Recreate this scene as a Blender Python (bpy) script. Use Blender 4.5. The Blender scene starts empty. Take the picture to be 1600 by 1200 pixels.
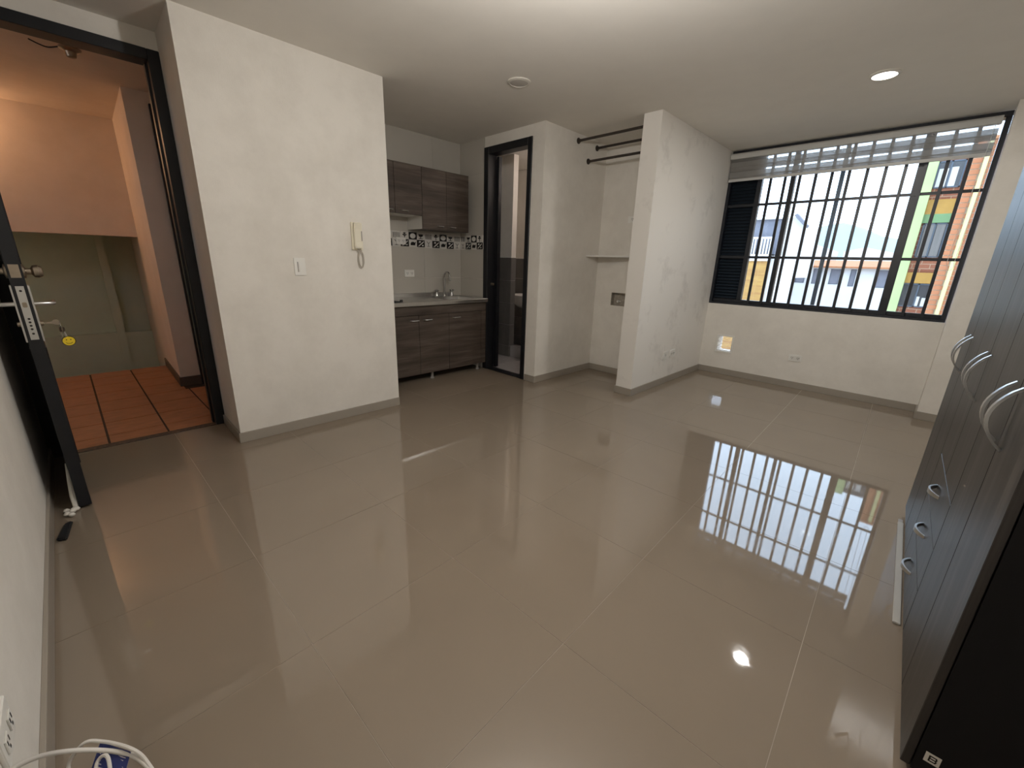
import bpy, bmesh, math, random
from mathutils import Vector, Matrix
random.seed(7)
PI = math.pi
scn = bpy.context.scene
COL = scn.collection

# ------------------------------------------------------------------ camera
H = 2.506                                   # ceiling height
GA = 0.03158                                # floor tiles, near wall and wardrobe stand turned by this angle
cam_d = bpy.data.cameras.new('camera')
cam = bpy.data.objects.new('camera', cam_d)
COL.objects.link(cam)
cam_d.sensor_width = 36.0
cam_d.lens = 640.388 * 36.0 / 1600.0
cam_d.clip_start = 0.02
cam_d.clip_end = 2000
Rr = ((0.706038, 0.707559, 0.029489), (-0.221735, 0.181328, 0.958099), (-0.672565, 0.682993, -0.284915))
cam.matrix_world = Matrix(((Rr[0][0], Rr[1][0], -Rr[2][0], 3.14222),
                           (Rr[0][1], Rr[1][1], -Rr[2][1], -0.01095),
                           (Rr[0][2], Rr[1][2], -Rr[2][2], 1.25154),
                           (0, 0, 0, 1)))
scn.camera = cam

# ------------------------------------------------------------------ world, daylight, exposure
w = bpy.data.worlds.new('sky')
scn.world = w
w.use_nodes = True
bg = w.node_tree.nodes['Background']
bg.inputs['Color'].default_value = (0.77, 0.94, 1.20, 1)
bg.inputs['Strength'].default_value = 4.8
pl = bpy.data.lights.new('window_portal', 'AREA')
pl.shape = 'RECTANGLE'
pl.size = 2.1
pl.size_y = 2.0
pl.cycles.is_portal = True
plo = bpy.data.objects.new('window_portal', pl)
COL.objects.link(plo)
plo.location = (2.26, 5.50, 1.5)
plo.rotation_euler = (-PI / 2, 0, 0)
scn.view_settings.view_transform = 'Standard'
scn.view_settings.look = 'None'
scn.view_settings.gamma = 1.0
scn.view_settings.use_curve_mapping = False
scn.view_settings.exposure = 0.0
scn.cycles.max_bounces = 12
scn.cycles.diffuse_bounces = 6
scn.cycles.use_denoising = True
scn.cycles.sample_clamp_indirect = 6.0


# ------------------------------------------------------------------ materials
def nmat(name):
    m = bpy.data.materials.new(name)
    m.use_nodes = True
    nt = m.node_tree
    return m, nt, nt.nodes['Principled BSDF']


def pmat(name, col, rough=0.5, metal=0.0, var=0.0, scale=6.0, bump=0.0, bscale=80.0, stretch=(1, 1, 1), coat=0.0,
         spec=0.5, dark=None, rvar=0.0):
    """plain principled with procedural colour variation, roughness variation and fine bump"""
    m, nt, b = nmat(name)
    N, L = nt.nodes, nt.links
    b.inputs['Base Color'].default_value = (*col, 1)
    b.inputs['Roughness'].default_value = rough
    b.inputs['Metallic'].default_value = metal
    b.inputs['Coat Weight'].default_value = coat
    b.inputs['Specular IOR Level'].default_value = spec
    tc = N.new('ShaderNodeTexCoord')
    mp = N.new('ShaderNodeMapping')
    mp.inputs['Scale'].default_value = stretch
    L.new(tc.outputs['Object'], mp.inputs['Vector'])
    nz = N.new('ShaderNodeTexNoise')
    nz.inputs['Scale'].default_value = scale
    nz.inputs['Detail'].default_value = 6
    L.new(mp.outputs['Vector'], nz.inputs['Vector'])
    if var > 0 or dark:
        cr = N.new('ShaderNodeValToRGB')
        d = dark or tuple(c * (1 - var) for c in col)
        cr.color_ramp.elements[0].position = 0.3
        cr.color_ramp.elements[1].position = 0.7
        cr.color_ramp.elements[0].color = (*d, 1)
        cr.color_ramp.elements[1].color = (*col, 1)
        L.new(nz.outputs['Fac'], cr.inputs['Fac'])
        L.new(cr.outputs['Color'], b.inputs['Base Color'])
    if rvar > 0:
        mr = N.new('ShaderNodeMapRange')
        mr.inputs['From Min'].default_value = 0.35
        mr.inputs['From Max'].default_value = 0.7
        mr.inputs['To Min'].default_value = rough
        mr.inputs['To Max'].default_value = rough + rvar
        L.new(nz.outputs['Fac'], mr.inputs['Value'])
        L.new(mr.outputs['Result'], b.inputs['Roughness'])
    if bump > 0:
        n2 = N.new('ShaderNodeTexNoise')
        n2.inputs['Scale'].default_value = bscale
        n2.inputs['Detail'].default_value = 4
        L.new(mp.outputs['Vector'], n2.inputs['Vector'])
        bp = N.new('ShaderNodeBump')
        bp.inputs['Strength'].default_value = bump
        bp.inputs['Distance'].default_value = 0.002
        L.new(n2.outputs['Fac'], bp.inputs['Height'])
        L.new(bp.outputs['Normal'], b.inputs['Normal'])
    return m


def wood(name, c1, c2, c3, stretch, rough, bump=0.15, spec=0.5):
    m, nt, b = nmat(name)
    N, L = nt.nodes, nt.links
    tc = N.new('ShaderNodeTexCoord')
    mp = N.new('ShaderNodeMapping')
    mp.inputs['Scale'].default_value = stretch
    L.new(tc.outputs['Object'], mp.inputs['Vector'])
    nz = N.new('ShaderNodeTexNoise')
    nz.inputs['Scale'].default_value = 1.0
    nz.inputs['Detail'].default_value = 8
    nz.inputs['Roughness'].default_value = 0.62
    nz.inputs['Distortion'].default_value = 0.4
    L.new(mp.outputs['Vector'], nz.inputs['Vector'])
    cr = N.new('ShaderNodeValToRGB')
    e = cr.color_ramp.elements
    e[0].position = 0.3
    e[0].color = (*c1, 1)
    e[1].position = 0.72
    e[1].color = (*c3, 1)
    k = e.new(0.5)
    k.color = (*c2, 1)
    L.new(nz.outputs['Fac'], cr.inputs['Fac'])
    L.new(cr.outputs['Color'], b.inputs['Base Color'])
    b.inputs['Roughness'].default_value = rough
    b.inputs['Specular IOR Level'].default_value = spec
    bp = N.new('ShaderNodeBump')
    bp.inputs['Strength'].default_value = bump
    bp.inputs['Distance'].default_value = 0.001
    L.new(nz.outputs['Fac'], bp.inputs['Height'])
    L.new(bp.outputs['Normal'], b.inputs['Normal'])
    return m


def emat(name, col, strength):
    m, nt, b = nmat(name)
    b.inputs['Base Color'].default_value = (0.8, 0.8, 0.8, 1)
    b.inputs['Emission Color'].default_value = (*col, 1)
    b.inputs['Emission Strength'].default_value = strength
    return m


def glassmat(name):
    m, nt, b = nmat(name)
    N, L = nt.nodes, nt.links
    N.remove(b)
    t = N.new('ShaderNodeBsdfTransparent')
    t.inputs['Color'].default_value = (0.93, 0.96, 0.96, 1)
    g = N.new('ShaderNodeBsdfGlossy')
    g.inputs['Roughness'].default_value = 0.02
    f = N.new('ShaderNodeFresnel')
    f.inputs['IOR'].default_value = 1.45
    mx = N.new('ShaderNodeMixShader')
    L.new(f.outputs['Fac'], mx.inputs['Fac'])
    L.new(t.outputs['BSDF'], mx.inputs[1])
    L.new(g.outputs['BSDF'], mx.inputs[2])
    L.new(mx.outputs['Shader'], N['Material Output'].inputs['Surface'])
    return m


def fabric(name, col, transp, transl):
    m, nt, b = nmat(name)
    N, L = nt.nodes, nt.links
    N.remove(b)
    d = N.new('ShaderNodeBsdfDiffuse')
    d.inputs['Color'].default_value = (*col, 1)
    tl = N.new('ShaderNodeBsdfTranslucent')
    tl.inputs['Color'].default_value = (*col, 1)
    t = N.new('ShaderNodeBsdfTransparent')
    tc = N.new('ShaderNodeTexCoord')
    wv = N.new('ShaderNodeTexNoise')
    wv.inputs['Scale'].default_value = 300
    L.new(tc.outputs['Object'], wv.inputs['Vector'])
    mr = N.new('ShaderNodeMapRange')
    mr.inputs['To Min'].default_value = max(0, transp - 0.08)
    mr.inputs['To Max'].default_value = min(1, transp + 0.08)
    L.new(wv.outputs['Fac'], mr.inputs['Value'])
    m1 = N.new('ShaderNodeMixShader')
    m1.inputs['Fac'].default_value = transl
    L.new(d.outputs['BSDF'], m1.inputs[1])
    L.new(tl.outputs['BSDF'], m1.inputs[2])
    m2 = N.new('ShaderNodeMixShader')
    L.new(mr.outputs['Result'], m2.inputs['Fac'])
    L.new(m1.outputs['Shader'], m2.inputs[1])
    L.new(t.outputs['BSDF'], m2.inputs[2])
    L.new(m2.outputs['Shader'], N['Material Output'].inputs['Surface'])
    return m


def brickmat(name, c1, c2, mortar, scale=1.0, bw=0.22, bh=0.075):
    m, nt, b = nmat(name)
    N, L = nt.nodes, nt.links
    tc = N.new('ShaderNodeTexCoord')
    sp = N.new('ShaderNodeSeparateXYZ')
    cb = N.new('ShaderNodeCombineXYZ')
    L.new(tc.outputs['Object'], sp.inputs['Vector'])
    ad = N.new('ShaderNodeMath')
    ad.operation = 'ADD'
    L.new(sp.outputs['X'], ad.inputs[0])
    L.new(sp.outputs['Y'], ad.inputs[1])
    L.new(ad.outputs['Value'], cb.inputs['X'])
    L.new(sp.outputs['Z'], cb.inputs['Y'])
    bt = N.new('ShaderNodeTexBrick')
    bt.inputs['Color1'].default_value = (*c1, 1)
    bt.inputs['Color2'].default_value = (*c2, 1)
    bt.inputs['Mortar'].default_value = (*mortar, 1)
    bt.inputs['Scale'].default_value = scale
    bt.inputs['Brick Width'].default_value = bw
    bt.inputs['Row Height'].default_value = bh
    bt.inputs['Mortar Size'].default_value = 0.006
    L.new(cb.outputs['Vector'], bt.inputs['Vector'])
    L.new(bt.outputs['Color'], b.inputs['Base Color'])
    b.inputs['Roughness'].default_value = 0.85
    return m


def floormat(name):
    """polished porcelain: faint mottling, smudges in the gloss"""
    m = pmat(name, (0.24, 0.195, 0.148), 0.035, var=0.06, scale=2.2, spec=0.85)
    nt = m.node_tree
    N, L = nt.nodes, nt.links
    b = N['Principled BSDF']
    tc = N.new('ShaderNodeTexCoord')
    mp = N.new('ShaderNodeMapping')
    mp.inputs['Scale'].default_value = (1.4, 3.2, 1)
    mp.inputs['Rotation'].default_value = (0, 0, 0.6)
    L.new(tc.outputs['Object'], mp.inputs['Vector'])
    n = N.new('ShaderNodeTexNoise')
    n.inputs['Scale'].default_value = 3.5
    n.inputs['Detail'].default_value = 8
    n.inputs['Distortion'].default_value = 1.5
    L.new(mp.outputs['Vector'], n.inputs['Vector'])
    mr = N.new('ShaderNodeMapRange')
    mr.inputs['From Min'].default_value = 0.5
    mr.inputs['From Max'].default_value = 0.75
    mr.inputs['To Min'].default_value = 0.025
    mr.inputs['To Max'].default_value = 0.06
    L.new(n.outputs['Fac'], mr.inputs['Value'])
    L.new(mr.outputs['Result'], b.inputs['Roughness'])
    return m


def wallpaint(name, col, dirt, amount):
    """matt paint with faint scuffs and roller texture"""
    m = pmat(name, col, 0.85, bump=0.25, bscale=140, spec=0.25)
    nt = m.node_tree
    N, L = nt.nodes, nt.links
    b = N['Principled BSDF']
    tc = N.new('ShaderNodeTexCoord')
    n = N.new('ShaderNodeTexNoise')
    n.inputs['Scale'].default_value = 2.6
    n.inputs['Detail'].default_value = 9
    n.inputs['Roughness'].default_value = 0.68
    L.new(tc.outputs['Object'], n.inputs['Vector'])
    cr = N.new('ShaderNodeValToRGB')
    cr.color_ramp.elements[0].position = 0.30
    cr.color_ramp.elements[1].position = 0.30 + amount
    cr.color_ramp.elements[0].color = (*dirt, 1)
    cr.color_ramp.elements[1].color = (*col, 1)
    L.new(n.outputs['Fac'], cr.inputs['Fac'])
    L.new(cr.outputs['Color'], b.inputs['Base Color'])
    return m


M = {}
M['wall'] = wallpaint('wall_paint', (0.78, 0.75, 0.695), (0.69, 0.66, 0.605), 0.3)
M['wall_scuffed'] = wallpaint('wall_paint_scuffed', (0.80, 0.775, 0.73), (0.66, 0.635, 0.595), 0.16)
M['ceiling'] = pmat('ceiling_paint', (0.78, 0.75, 0.695), 0.9, var=0.03, bump=0.15, bscale=120, spec=0.2)
M['tile'] = floormat('porcelain_tile')
M['grout'] = pmat('tile_grout', (0.46, 0.41, 0.34), 0.8, var=0.3, scale=12)
M['baseboard'] = pmat('baseboard_tile', (0.33, 0.295, 0.25), 0.35, var=0.06, scale=5)
M['black_metal'] = pmat('black_painted_metal', (0.010, 0.011, 0.014), 0.38, var=0.2, scale=12, spec=0.4)
M['black_frame'] = pmat('black_window_aluminium', (0.012, 0.015, 0.022), 0.35, var=0.2, scale=12)
M['grey_frame'] = pmat('grey_window_aluminium', (0.06, 0.08, 0.11), 0.4, var=0.1)
M['kitchen_wood'] = wood('kitchen_laminate', (0.036, 0.025, 0.019), (0.075, 0.056, 0.044), (0.14, 0.112, 0.09), (3, 1.3, 20), 0.5)
M['wenge'] = wood('wenge_laminate', (0.012, 0.011, 0.011), (0.024, 0.021, 0.020), (0.062, 0.055, 0.051), (26, 26, 1.0), 0.40, 0.3)
M['black_side'] = pmat('black_melamine', (0.006, 0.006, 0.007), 0.6, var=0.2, scale=8, spec=0.2)
M['steel'] = pmat('brushed_steel', (0.60, 0.59, 0.57), 0.28, 1.0, var=0.06, scale=3, stretch=(1, 20, 1))
M['chrome'] = pmat('chrome', (0.62, 0.62, 0.62), 0.12, 1.0, var=0.04)
M['satin'] = pmat('satin_nickel', (0.66, 0.66, 0.65), 0.3, 1.0, var=0.05)
M['brass'] = pmat('aged_nickel', (0.40, 0.34, 0.27), 0.32, 1.0, var=0.15, scale=30)
M['white_plastic'] = pmat('white_plastic', (0.80, 0.79, 0.75), 0.4, var=0.03)
M['cream_plastic'] = pmat('cream_plastic', (0.80, 0.755, 0.62), 0.35, var=0.04)
M['grey_plastic'] = pmat('grey_plastic', (0.30, 0.28, 0.26), 0.5, var=0.05)
M['cord_grey'] = pmat('cord_grey', (0.42, 0.38, 0.32), 0.5, var=0.05)
M['strip'] = pmat('strip_beige', (0.40, 0.385, 0.35), 0.5, var=0.08)
M['shutter'] = pmat('shutter_slats', (0.022, 0.032, 0.046), 0.32, var=0.15)
M['dark_hole'] = pmat('dark_socket', (0.02, 0.018, 0.016), 0.7, var=0.1)
M['white_tile'] = pmat('white_wall_tile', (0.50, 0.475, 0.425), 0.25, var=0.04, scale=3)
M['print_white'] = pmat('tile_white_glaze', (0.66, 0.64, 0.60), 0.25, var=0.05, scale=20)
M['print_black'] = pmat('tile_black_glaze', (0.012, 0.011, 0.011), 0.25, var=0.1, scale=20)
M['white_melamine'] = pmat('white_melamine', (0.74, 0.73, 0.69), 0.4, var=0.03)
M['rod'] = pmat('bronze_rod', (0.06, 0.05, 0.043), 0.4, 0.5, var=0.1)
M['grey_tile'] = pmat('bath_grey_tile', (0.165, 0.155, 0.145), 0.35, var=0.2, scale=5)
M['bath_floor'] = pmat('bath_floor_tile', (0.42, 0.40, 0.40), 0.25, var=0.06, scale=5)
M['ceramic'] = pmat('white_ceramic', (0.80, 0.80, 0.78), 0.12, var=0.02)
M['terracotta'] = pmat('terracotta_tile', (0.40, 0.165, 0.075), 0.35, var=0.3, scale=9, stretch=(2.5, 1, 1), bump=0.2, bscale=30)
M['dark_grout'] = pmat('dark_grout', (0.045, 0.030, 0.022), 0.9, var=0.3, scale=30)
M['pebble'] = pmat('pebble_threshold', (0.10, 0.065, 0.045), 0.6, dark=(0.012, 0.01, 0.01), scale=55, bump=0.6, bscale=60)
M['hall_paint'] = wallpaint('hall_paint', (0.72, 0.62, 0.52), (0.66, 0.56, 0.46), 0.3)
M['hall_daylight_tint'] = wallpaint('stairwell_daylight_tint', (0.60, 0.63, 0.50), (0.55, 0.58, 0.46), 0.3)  # greenish daylight of the stairwell put into the wall colour
M['hall_trim'] = pmat('hall_baseboard', (0.10, 0.07, 0.05), 0.5, var=0.2)
M['foam'] = pmat('white_foam', (0.75, 0.72, 0.66), 0.8, var=0.15, scale=40, bump=0.5, bscale=90)
M['rubber'] = pmat('black_rubber', (0.012, 0.014, 0.017), 0.5, var=0.2)
M['cable'] = pmat('white_cable', (0.74, 0.71, 0.66), 0.45, var=0.05)
M['blue_tag'] = pmat('blue_tag', (0.03, 0.045, 0.20), 0.5, var=0.15, scale=60)
M['yellow'] = pmat('yellow_enamel', (0.75, 0.55, 0.02), 0.35, var=0.05)
M['rough_plaster'] = pmat('rough_plaster', (0.42, 0.38, 0.32), 0.95, var=0.35, scale=40, bump=0.8, bscale=50)
M['glass'] = glassmat('window_glass')
M['blind_solid'] = fabric('blind_opaque_band', (0.50, 0.49, 0.47), 0.20, 0.4)
M['blind_sheer'] = fabric('blind_sheer_band', (0.62, 0.60, 0.57), 0.62, 0.5)
M['blind_metal'] = pmat('blind_cassette', (0.60, 0.60, 0.58), 0.5, var=0.03)
M['lamp_on'] = emat('lit_diffuser', (1.0, 0.96, 0.86), 14)
M['lamp_off'] = pmat('unlit_diffuser', (0.55, 0.52, 0.48), 0.5, var=0.03)
M['lamp_ring'] = pmat('lamp_ring', (0.70, 0.67, 0.61), 0.45, var=0.03)
M['bulb_warm'] = emat('warm_bulb', (1.0, 0.55, 0.26), 20)
M['bulb_room_fill'] = emat('room_bulb_glow', (1.0, 0.92, 0.8), 20)
M['bulb_bath_fill'] = emat('bath_fill_glow', (1.0, 0.84, 0.76), 12)
M['bulb_stair_fill'] = emat('stair_fill_glow', (0.82, 1.0, 0.72), 8)
# outdoors
M['brick'] = pmat('orange_brick', (0.40, 0.145, 0.06), 0.85, var=0.25, scale=1.7)
M['mortar'] = pmat('brick_mortar', (0.46, 0.37, 0.26), 0.9, var=0.1)
M['brick_wall'] = brickmat('brick_panel', (0.30, 0.10, 0.05), (0.26, 0.085, 0.045), (0.38, 0.25, 0.17))
M['roof_tile'] = pmat('clay_roof', (0.42, 0.17, 0.07), 0.85, dark=(0.30, 0.12, 0.05), scale=9)
M['green_paint'] = pmat('pale_green_paint', (0.36, 0.44, 0.19), 0.8, var=0.1, scale=3)
M['green_panel'] = pmat('green_panel_paint', (0.16, 0.28, 0.13), 0.8, var=0.1)
M['orange_paint'] = pmat('orange_panel_paint', (0.44, 0.24, 0.05), 0.8, var=0.2, scale=6)
M['cream_pipe'] = pmat('cream_downpipe', (0.50, 0.44, 0.19), 0.6, var=0.1)
M['out_white'] = pmat('render_white', (0.62, 0.60, 0.58), 0.9, var=0.08, scale=1.5)
M['out_grey'] = pmat('slate_cladding', (0.17, 0.17, 0.20), 0.8, var=0.2, scale=4)
M['out_yellow'] = pmat('ochre_wall', (0.42, 0.25, 0.07), 0.9, dark=(0.30, 0.15, 0.05), scale=4, stretch=(0.4, 0.4, 4))
M['out_window'] = pmat('dark_window', (0.045, 0.045, 0.05), 0.25, var=0.2)
M['curtain'] = pmat('grey_curtain', (0.20, 0.185, 0.175), 0.9, var=0.25, scale=3, stretch=(12, 1, 0.6))
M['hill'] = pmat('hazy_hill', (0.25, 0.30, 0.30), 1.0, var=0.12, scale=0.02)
M['ground'] = pmat('street_ground', (0.30, 0.27, 0.23), 0.95, var=0.15, scale=0.5)

# ------------------------------------------------------------------ mesh helpers
ORG = {}


class MB:
    def __init__(s):
        s.v, s.f = [], []

    def add(s, vs, fs):
        o = len(s.v)
        s.v += [tuple(p) for p in vs]
        s.f += [tuple(i + o for i in f) for f in fs]
        return s

    def box(s, x0, x1, y0, y1, z0, z1):
        vs = [(x0, y0, z0), (x1, y0, z0), (x1, y1, z0), (x0, y1, z0), (x0, y0, z1), (x1, y0, z1), (x1, y1, z1), (x0, y1, z1)]
        return s.add(vs, [(0, 3, 2, 1), (4, 5, 6, 7), (0, 1, 5, 4), (1, 2, 6, 5), (2, 3, 7, 6), (3, 0, 4, 7)])

    def prism(s, poly, z0, z1):
        n = len(poly)
        vs = [(x, y, z0) for x, y in poly] + [(x, y, z1) for x, y in poly]
        fs = [tuple(range(n - 1, -1, -1)), tuple(range(n, 2 * n))] + [(i, (i + 1) % n, n + (i + 1) % n, n + i) for i in range(n)]
        return s.add(vs, fs)

    def extrude(s, poly3, vec):
        """closed 3-D polygon swept along vec"""
        n = len(poly3)
        vec = Vector(vec)
        vs = [Vector(p) for p in poly3] + [Vector(p) + vec for p in poly3]
        fs = [tuple(range(n - 1, -1, -1)), tuple(range(n, 2 * n))] + [(i, (i + 1) % n, n + (i + 1) % n, n + i) for i in range(n)]
        return s.add(vs, fs)

    def tube(s, path, r, n=10, caps=True):
        path = [Vector(p) for p in path]
        rs = r if isinstance(r, (list, tuple)) else [r] * len(path)
        rings, up = [], None
        for i, p in enumerate(path):
            t = (path[min(i + 1, len(path) - 1)] - path[max(i - 1, 0)]).normalized()
            if up is None:
                up = Vector((0, 0, 1)) if abs(t.z) < 0.9 else Vector((1, 0, 0))
            a = t.cross(up)
            if a.length < 1e-6:
                a = t.orthogonal()
            a.normalize()
            b = a.cross(t).normalized()
            up = b
            rings.append([p + rs[i] * (math.cos(2 * PI * k / n) * a + math.sin(2 * PI * k / n) * b) for k in range(n)])
        vs = [q for rg in rings for q in rg]
        fs = []
        for i in range(len(path) - 1):
            for k in range(n):
                fs.append((i * n + k, i * n + (k + 1) % n, (i + 1) * n + (k + 1) % n, (i + 1) * n + k))
        if caps:
            fs.append(tuple(range(n - 1, -1, -1)))
            fs.append(tuple(range((len(path) - 1) * n, len(path) * n)))
        return s.add(vs, fs)

    def lathe(s, prof, c=(0, 0, 0), axis=(0, 0, 1), n=24):
        """profile of (radius, height) turned about axis through c"""
        ax = Vector(axis).normalized()
        a = ax.orthogonal().normalized()
        b = ax.cross(a)
        c = Vector(c)
        vs = []
        for r, h in prof:
            for k in range(n):
                vs.append(c + ax * h + max(r, 1e-5) * (math.cos(2 * PI * k / n) * a + math.sin(2 * PI * k / n) * b))
        fs = []
        for i in range(len(prof) - 1):
            for k in range(n):
                fs.append((i * n + k, i * n + (k + 1) % n, (i + 1) * n + (k + 1) % n, (i + 1) * n + k))
        fs.append(tuple(range(n - 1, -1, -1)))
        fs.append(tuple(range((len(prof) - 1) * n, len(prof) * n)))
        return s.add(vs, fs)

    def rot(s, ang, c):
        """turn everything so far about a vertical line through c"""
        ca, sa = math.cos(ang), math.sin(ang)
        s.v = [(c[0] + ca * (x - c[0]) - sa * (y - c[1]), c[1] + sa * (x - c[0]) + ca * (y - c[1]), z) for x, y, z in s.v]
        return s

    def build(s, name, mat, parent=None, org=None, bevel=0.0, smooth=False, seg=2):
        if org is None:
            org = ORG.get(parent.name, (0, 0, 0)) if parent else (0, 0, 0)
        me = bpy.data.meshes.new(name)
        me.from_pydata([(x - org[0], y - org[1], z - org[2]) for x, y, z in s.v], [], s.f)
        bm = bmesh.new()
        bm.from_mesh(me)
        bmesh.ops.recalc_face_normals(bm, faces=bm.faces)
        if bevel:
            bmesh.ops.bevel(bm, geom=[e for e in bm.edges if e.is_manifold and e.calc_face_angle(0) > 0.5], offset=bevel, segments=seg,
                            affect='EDGES', clamp_overlap=True)
        bm.to_mesh(me)
        bm.free()
        if smooth:
            me.polygons.foreach_set('use_smooth', [True] * len(me.polygons))
            try:
                me.set_sharp_from_angle(angle=0.7)
            except Exception:
                pass
        me.materials.append(mat)
        o = bpy.data.objects.new(name, me)
        COL.objects.link(o)
        if parent:
            o.parent = parent
        else:
            o.location = org
        ORG[o.name] = org
        return o


def B(x0, x1, y0, y1, z0, z1):
    return MB().box(x0, x1, y0, y1, z0, z1)


def tag(o, label, cat=None, group=None, kind=None):
    o['label'] = label
    if cat:
        o['category'] = cat
    if group:
        o['group'] = group
    if kind:
        o['kind'] = kind
    return o


def struct(o, label, cat):
    return tag(o, label, cat, kind='structure')


def thing(name, label, cat, loc, rz=0.0, group=None, kind=None):
    o = bpy.data.objects.new(name, None)
    COL.objects.link(o)
    o.empty_display_size = 0.05
    o.location = loc
    o.rotation_euler = (0, 0, rz)
    # a turned thing takes local coordinates; an unturned one takes world coordinates
    ORG[o.name] = (0, 0, 0) if rz else tuple(loc)
    return tag(o, label, cat, group, kind)


def link_copy(src, name, parent, loc):
    o = bpy.data.objects.new(name, src.data)
    COL.objects.link(o)
    o.parent = parent
    o.location = loc
    return o


def bool_free_wall(axis, a0, a1, b0, b1, z0, z1, hole):
    """a wall slab with one rectangular hole (h0,h1,k0,k1); axis 'y' = slab normal along y, runs in x"""
    h0, h1, k0, k1 = hole
    m = MB()
    for (p0, p1, q0, q1) in ((a0, h0, z0, z1), (h1, a1, z0, z1), (h0, h1, z0, k0), (h0, h1, k1, z1)):
        if axis == 'y':
            m.box(p0, p1, b0, b1, q0, q1)
        else:
            m.box(b0, b1, p0, p1, q0, q1)
    return m


# ================================================================== ROOM SHELL
YB = 3.2145     # bathroom / kitchen end wall
YW = 5.327      # window wall
XC = 1.2327     # side wall beside the window
XL = 1.0645     # inner side of the closet partition
XP = 0.2985     # bathroom side wall
YQ = 4.250      # closet back wall
YC = 3.6186     # closet partition end
XE = 3.2898     # corner of the column at the window
KX = -0.98      # kitchen back wall
DX = -0.48      # entry door wall

# ---- floor: bed of grout with every porcelain tile laid on it
floor = struct(MB().box(-0.52, 3.95, -0.55, YB, -0.12, -0.0012).box(-1.0, -0.52, 1.74, YB, -0.12, -0.0012)
               .box(XP - 0.02, 3.95, YB, 5.36, -0.12, -0.0012).build('floor', M['grout']),
               'glossy beige porcelain tile floor of the empty room', 'floor')


def clip_poly(poly, x0, x1, y0, y1):
    for axis, val, keep in ((0, x0, 1), (0, x1, -1), (1, y0, 1), (1, y1, -1)):
        out = []
        for i in range(len(poly)):
            a, b = poly[i], poly[(i + 1) % len(poly)]
            ia, ib = (a[axis] - val) * keep >= 0, (b[axis] - val) * keep >= 0
            if ia:
                out.append(a)
            if ia != ib:
                t = (val - a[axis]) / (b[axis] - a[axis])
                out.append((a[0] + t * (b[0] - a[0]), a[1] + t * (b[1] - a[1])))
        poly = out
        if len(poly) < 3:
            return None
    return poly


TP = 0.59877
ca, sa = math.cos(GA), math.sin(GA)
ZONES = ((-0.505, 3.94, -0.55, YB), (-0.99, -0.505, 1.74, YB), (XP - 0.01, 3.94, YB, 5.35))
for i in range(-7, 6):
    for j in range(-3, 11):
        g = 0.0009
        loc = [(i * TP + g, j * TP + g), ((i + 1) * TP - g, j * TP + g), ((i + 1) * TP - g, (j + 1) * TP - g), (i * TP + g, (j + 1) * TP - g)]
        quad = [(1.93632 + ca * x - sa * y, 0.29699 + sa * x + ca * y) for x, y in loc]
        m = MB()
        for zn in ZONES:
            p = clip_poly(quad, *zn)
            if p:
                ar = abs(sum(p[k][0] * p[(k + 1) % len(p)][1] - p[(k + 1) % len(p)][0] * p[k][1] for k in range(len(p)))) / 2
                if ar > 0.002:
                    m.prism(p, -0.012, 0.0)
        if m.v:
            m.build('tile', M['tile'], floor)

# ---- ceiling
struct(B(-1.12, 4.1, -0.75, 5.5, H, H + 0.14).build('ceiling', M['ceiling']), 'plain off-white ceiling of the room', 'ceiling')

# ---- walls
struct(B(-0.60, 0.0, 0.5328, 1.7498, 0, H).build('wall_left', M['wall']), 'off-white wall block carrying the intercom and the light switch', 'wall')
struct(MB().box(-0.60, DX, -0.42, 0.5328, 2.405, H).build('wall_lintel', M['wall']), 'strip of wall above the entry door frame', 'wall')
# near wall (turned by GA); its face passes through (0.66,-0.344)
NWo = (0.66, -0.344)


def near(x, off=0.0):
    """point on the near wall face at distance x along it from NWo, off metres out into the room"""
    return (NWo[0] + ca * x - sa * off, NWo[1] + sa * x + ca * off)


struct(MB().prism([near(-1.26), near(3.35), near(3.35, -0.15), near(-1.26, -0.15)], 0, H).build('wall_near', M['wall']),
       'off-white wall beside the opened black entry door', 'wall')
struct(bool_free_wall('y', XL, XE + 0.6, YW, YW + 0.15, 0, 0.845, (1.425, 1.580, 0.285, 0.462)).build('wall_window', M['wall']),
       'grey-lit low wall under the barred window', 'wall')
struct(B(XL, XC, YC, YW + 0.15, 0, H).build('wall_partition', M['wall_scuffed']), 'scuffed white partition between the closet niche and the window', 'wall')
struct(bool_free_wall('y', XP - 0.1, XL, YQ, YQ + 0.12, 0, H, (0.522, 0.712, 0.803, 0.950)).build('wall_closet', M['wall']),
       'back wall of the closet niche', 'wall')
struct(MB().box(XP - 0.10, XP, YB + 0.1, YQ, 0, H).box(0.146, XP, YB, YB + 0.1, 0, H).box(-0.545, 0.146, YB, YB + 0.1, 2.405, H)
       .build('wall_bathroom', M['wall']), 'off-white wall around the narrow bathroom doorway', 'wall')
kw = struct(B(KX - 0.12, KX, 1.63, YB + 0.12, 0, H).build('wall_kitchen', M['wall']), 'kitchen wall behind the wooden cabinets', 'wall')
ks = struct(MB().box(KX, -0.545, YB + 0.005, YB + 0.1, 0, H).build('wall_kitchen_side', M['wall']), 'narrow kitchen side wall beside the bathroom door', 'wall')
struct(B(KX, -0.60, 1.63, 1.7498, 0, H).build('wall_kitchen_end', M['wall']), 'kitchen wall hidden behind the intercom wall', 'wall')
struct(B(XE, 4.05, 5.067, YW, 0, H).build('wall_column', M['wall']), 'grey-lit column between window and wardrobe', 'wall')
struct(B(3.90, 4.05, -0.6, 5.067, 0, H).build('wall_right', M['wall']), 'off-white wall behind the black wardrobe', 'wall')

# ---- baseboards
bt, bh = 0.012, 0.07


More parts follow.
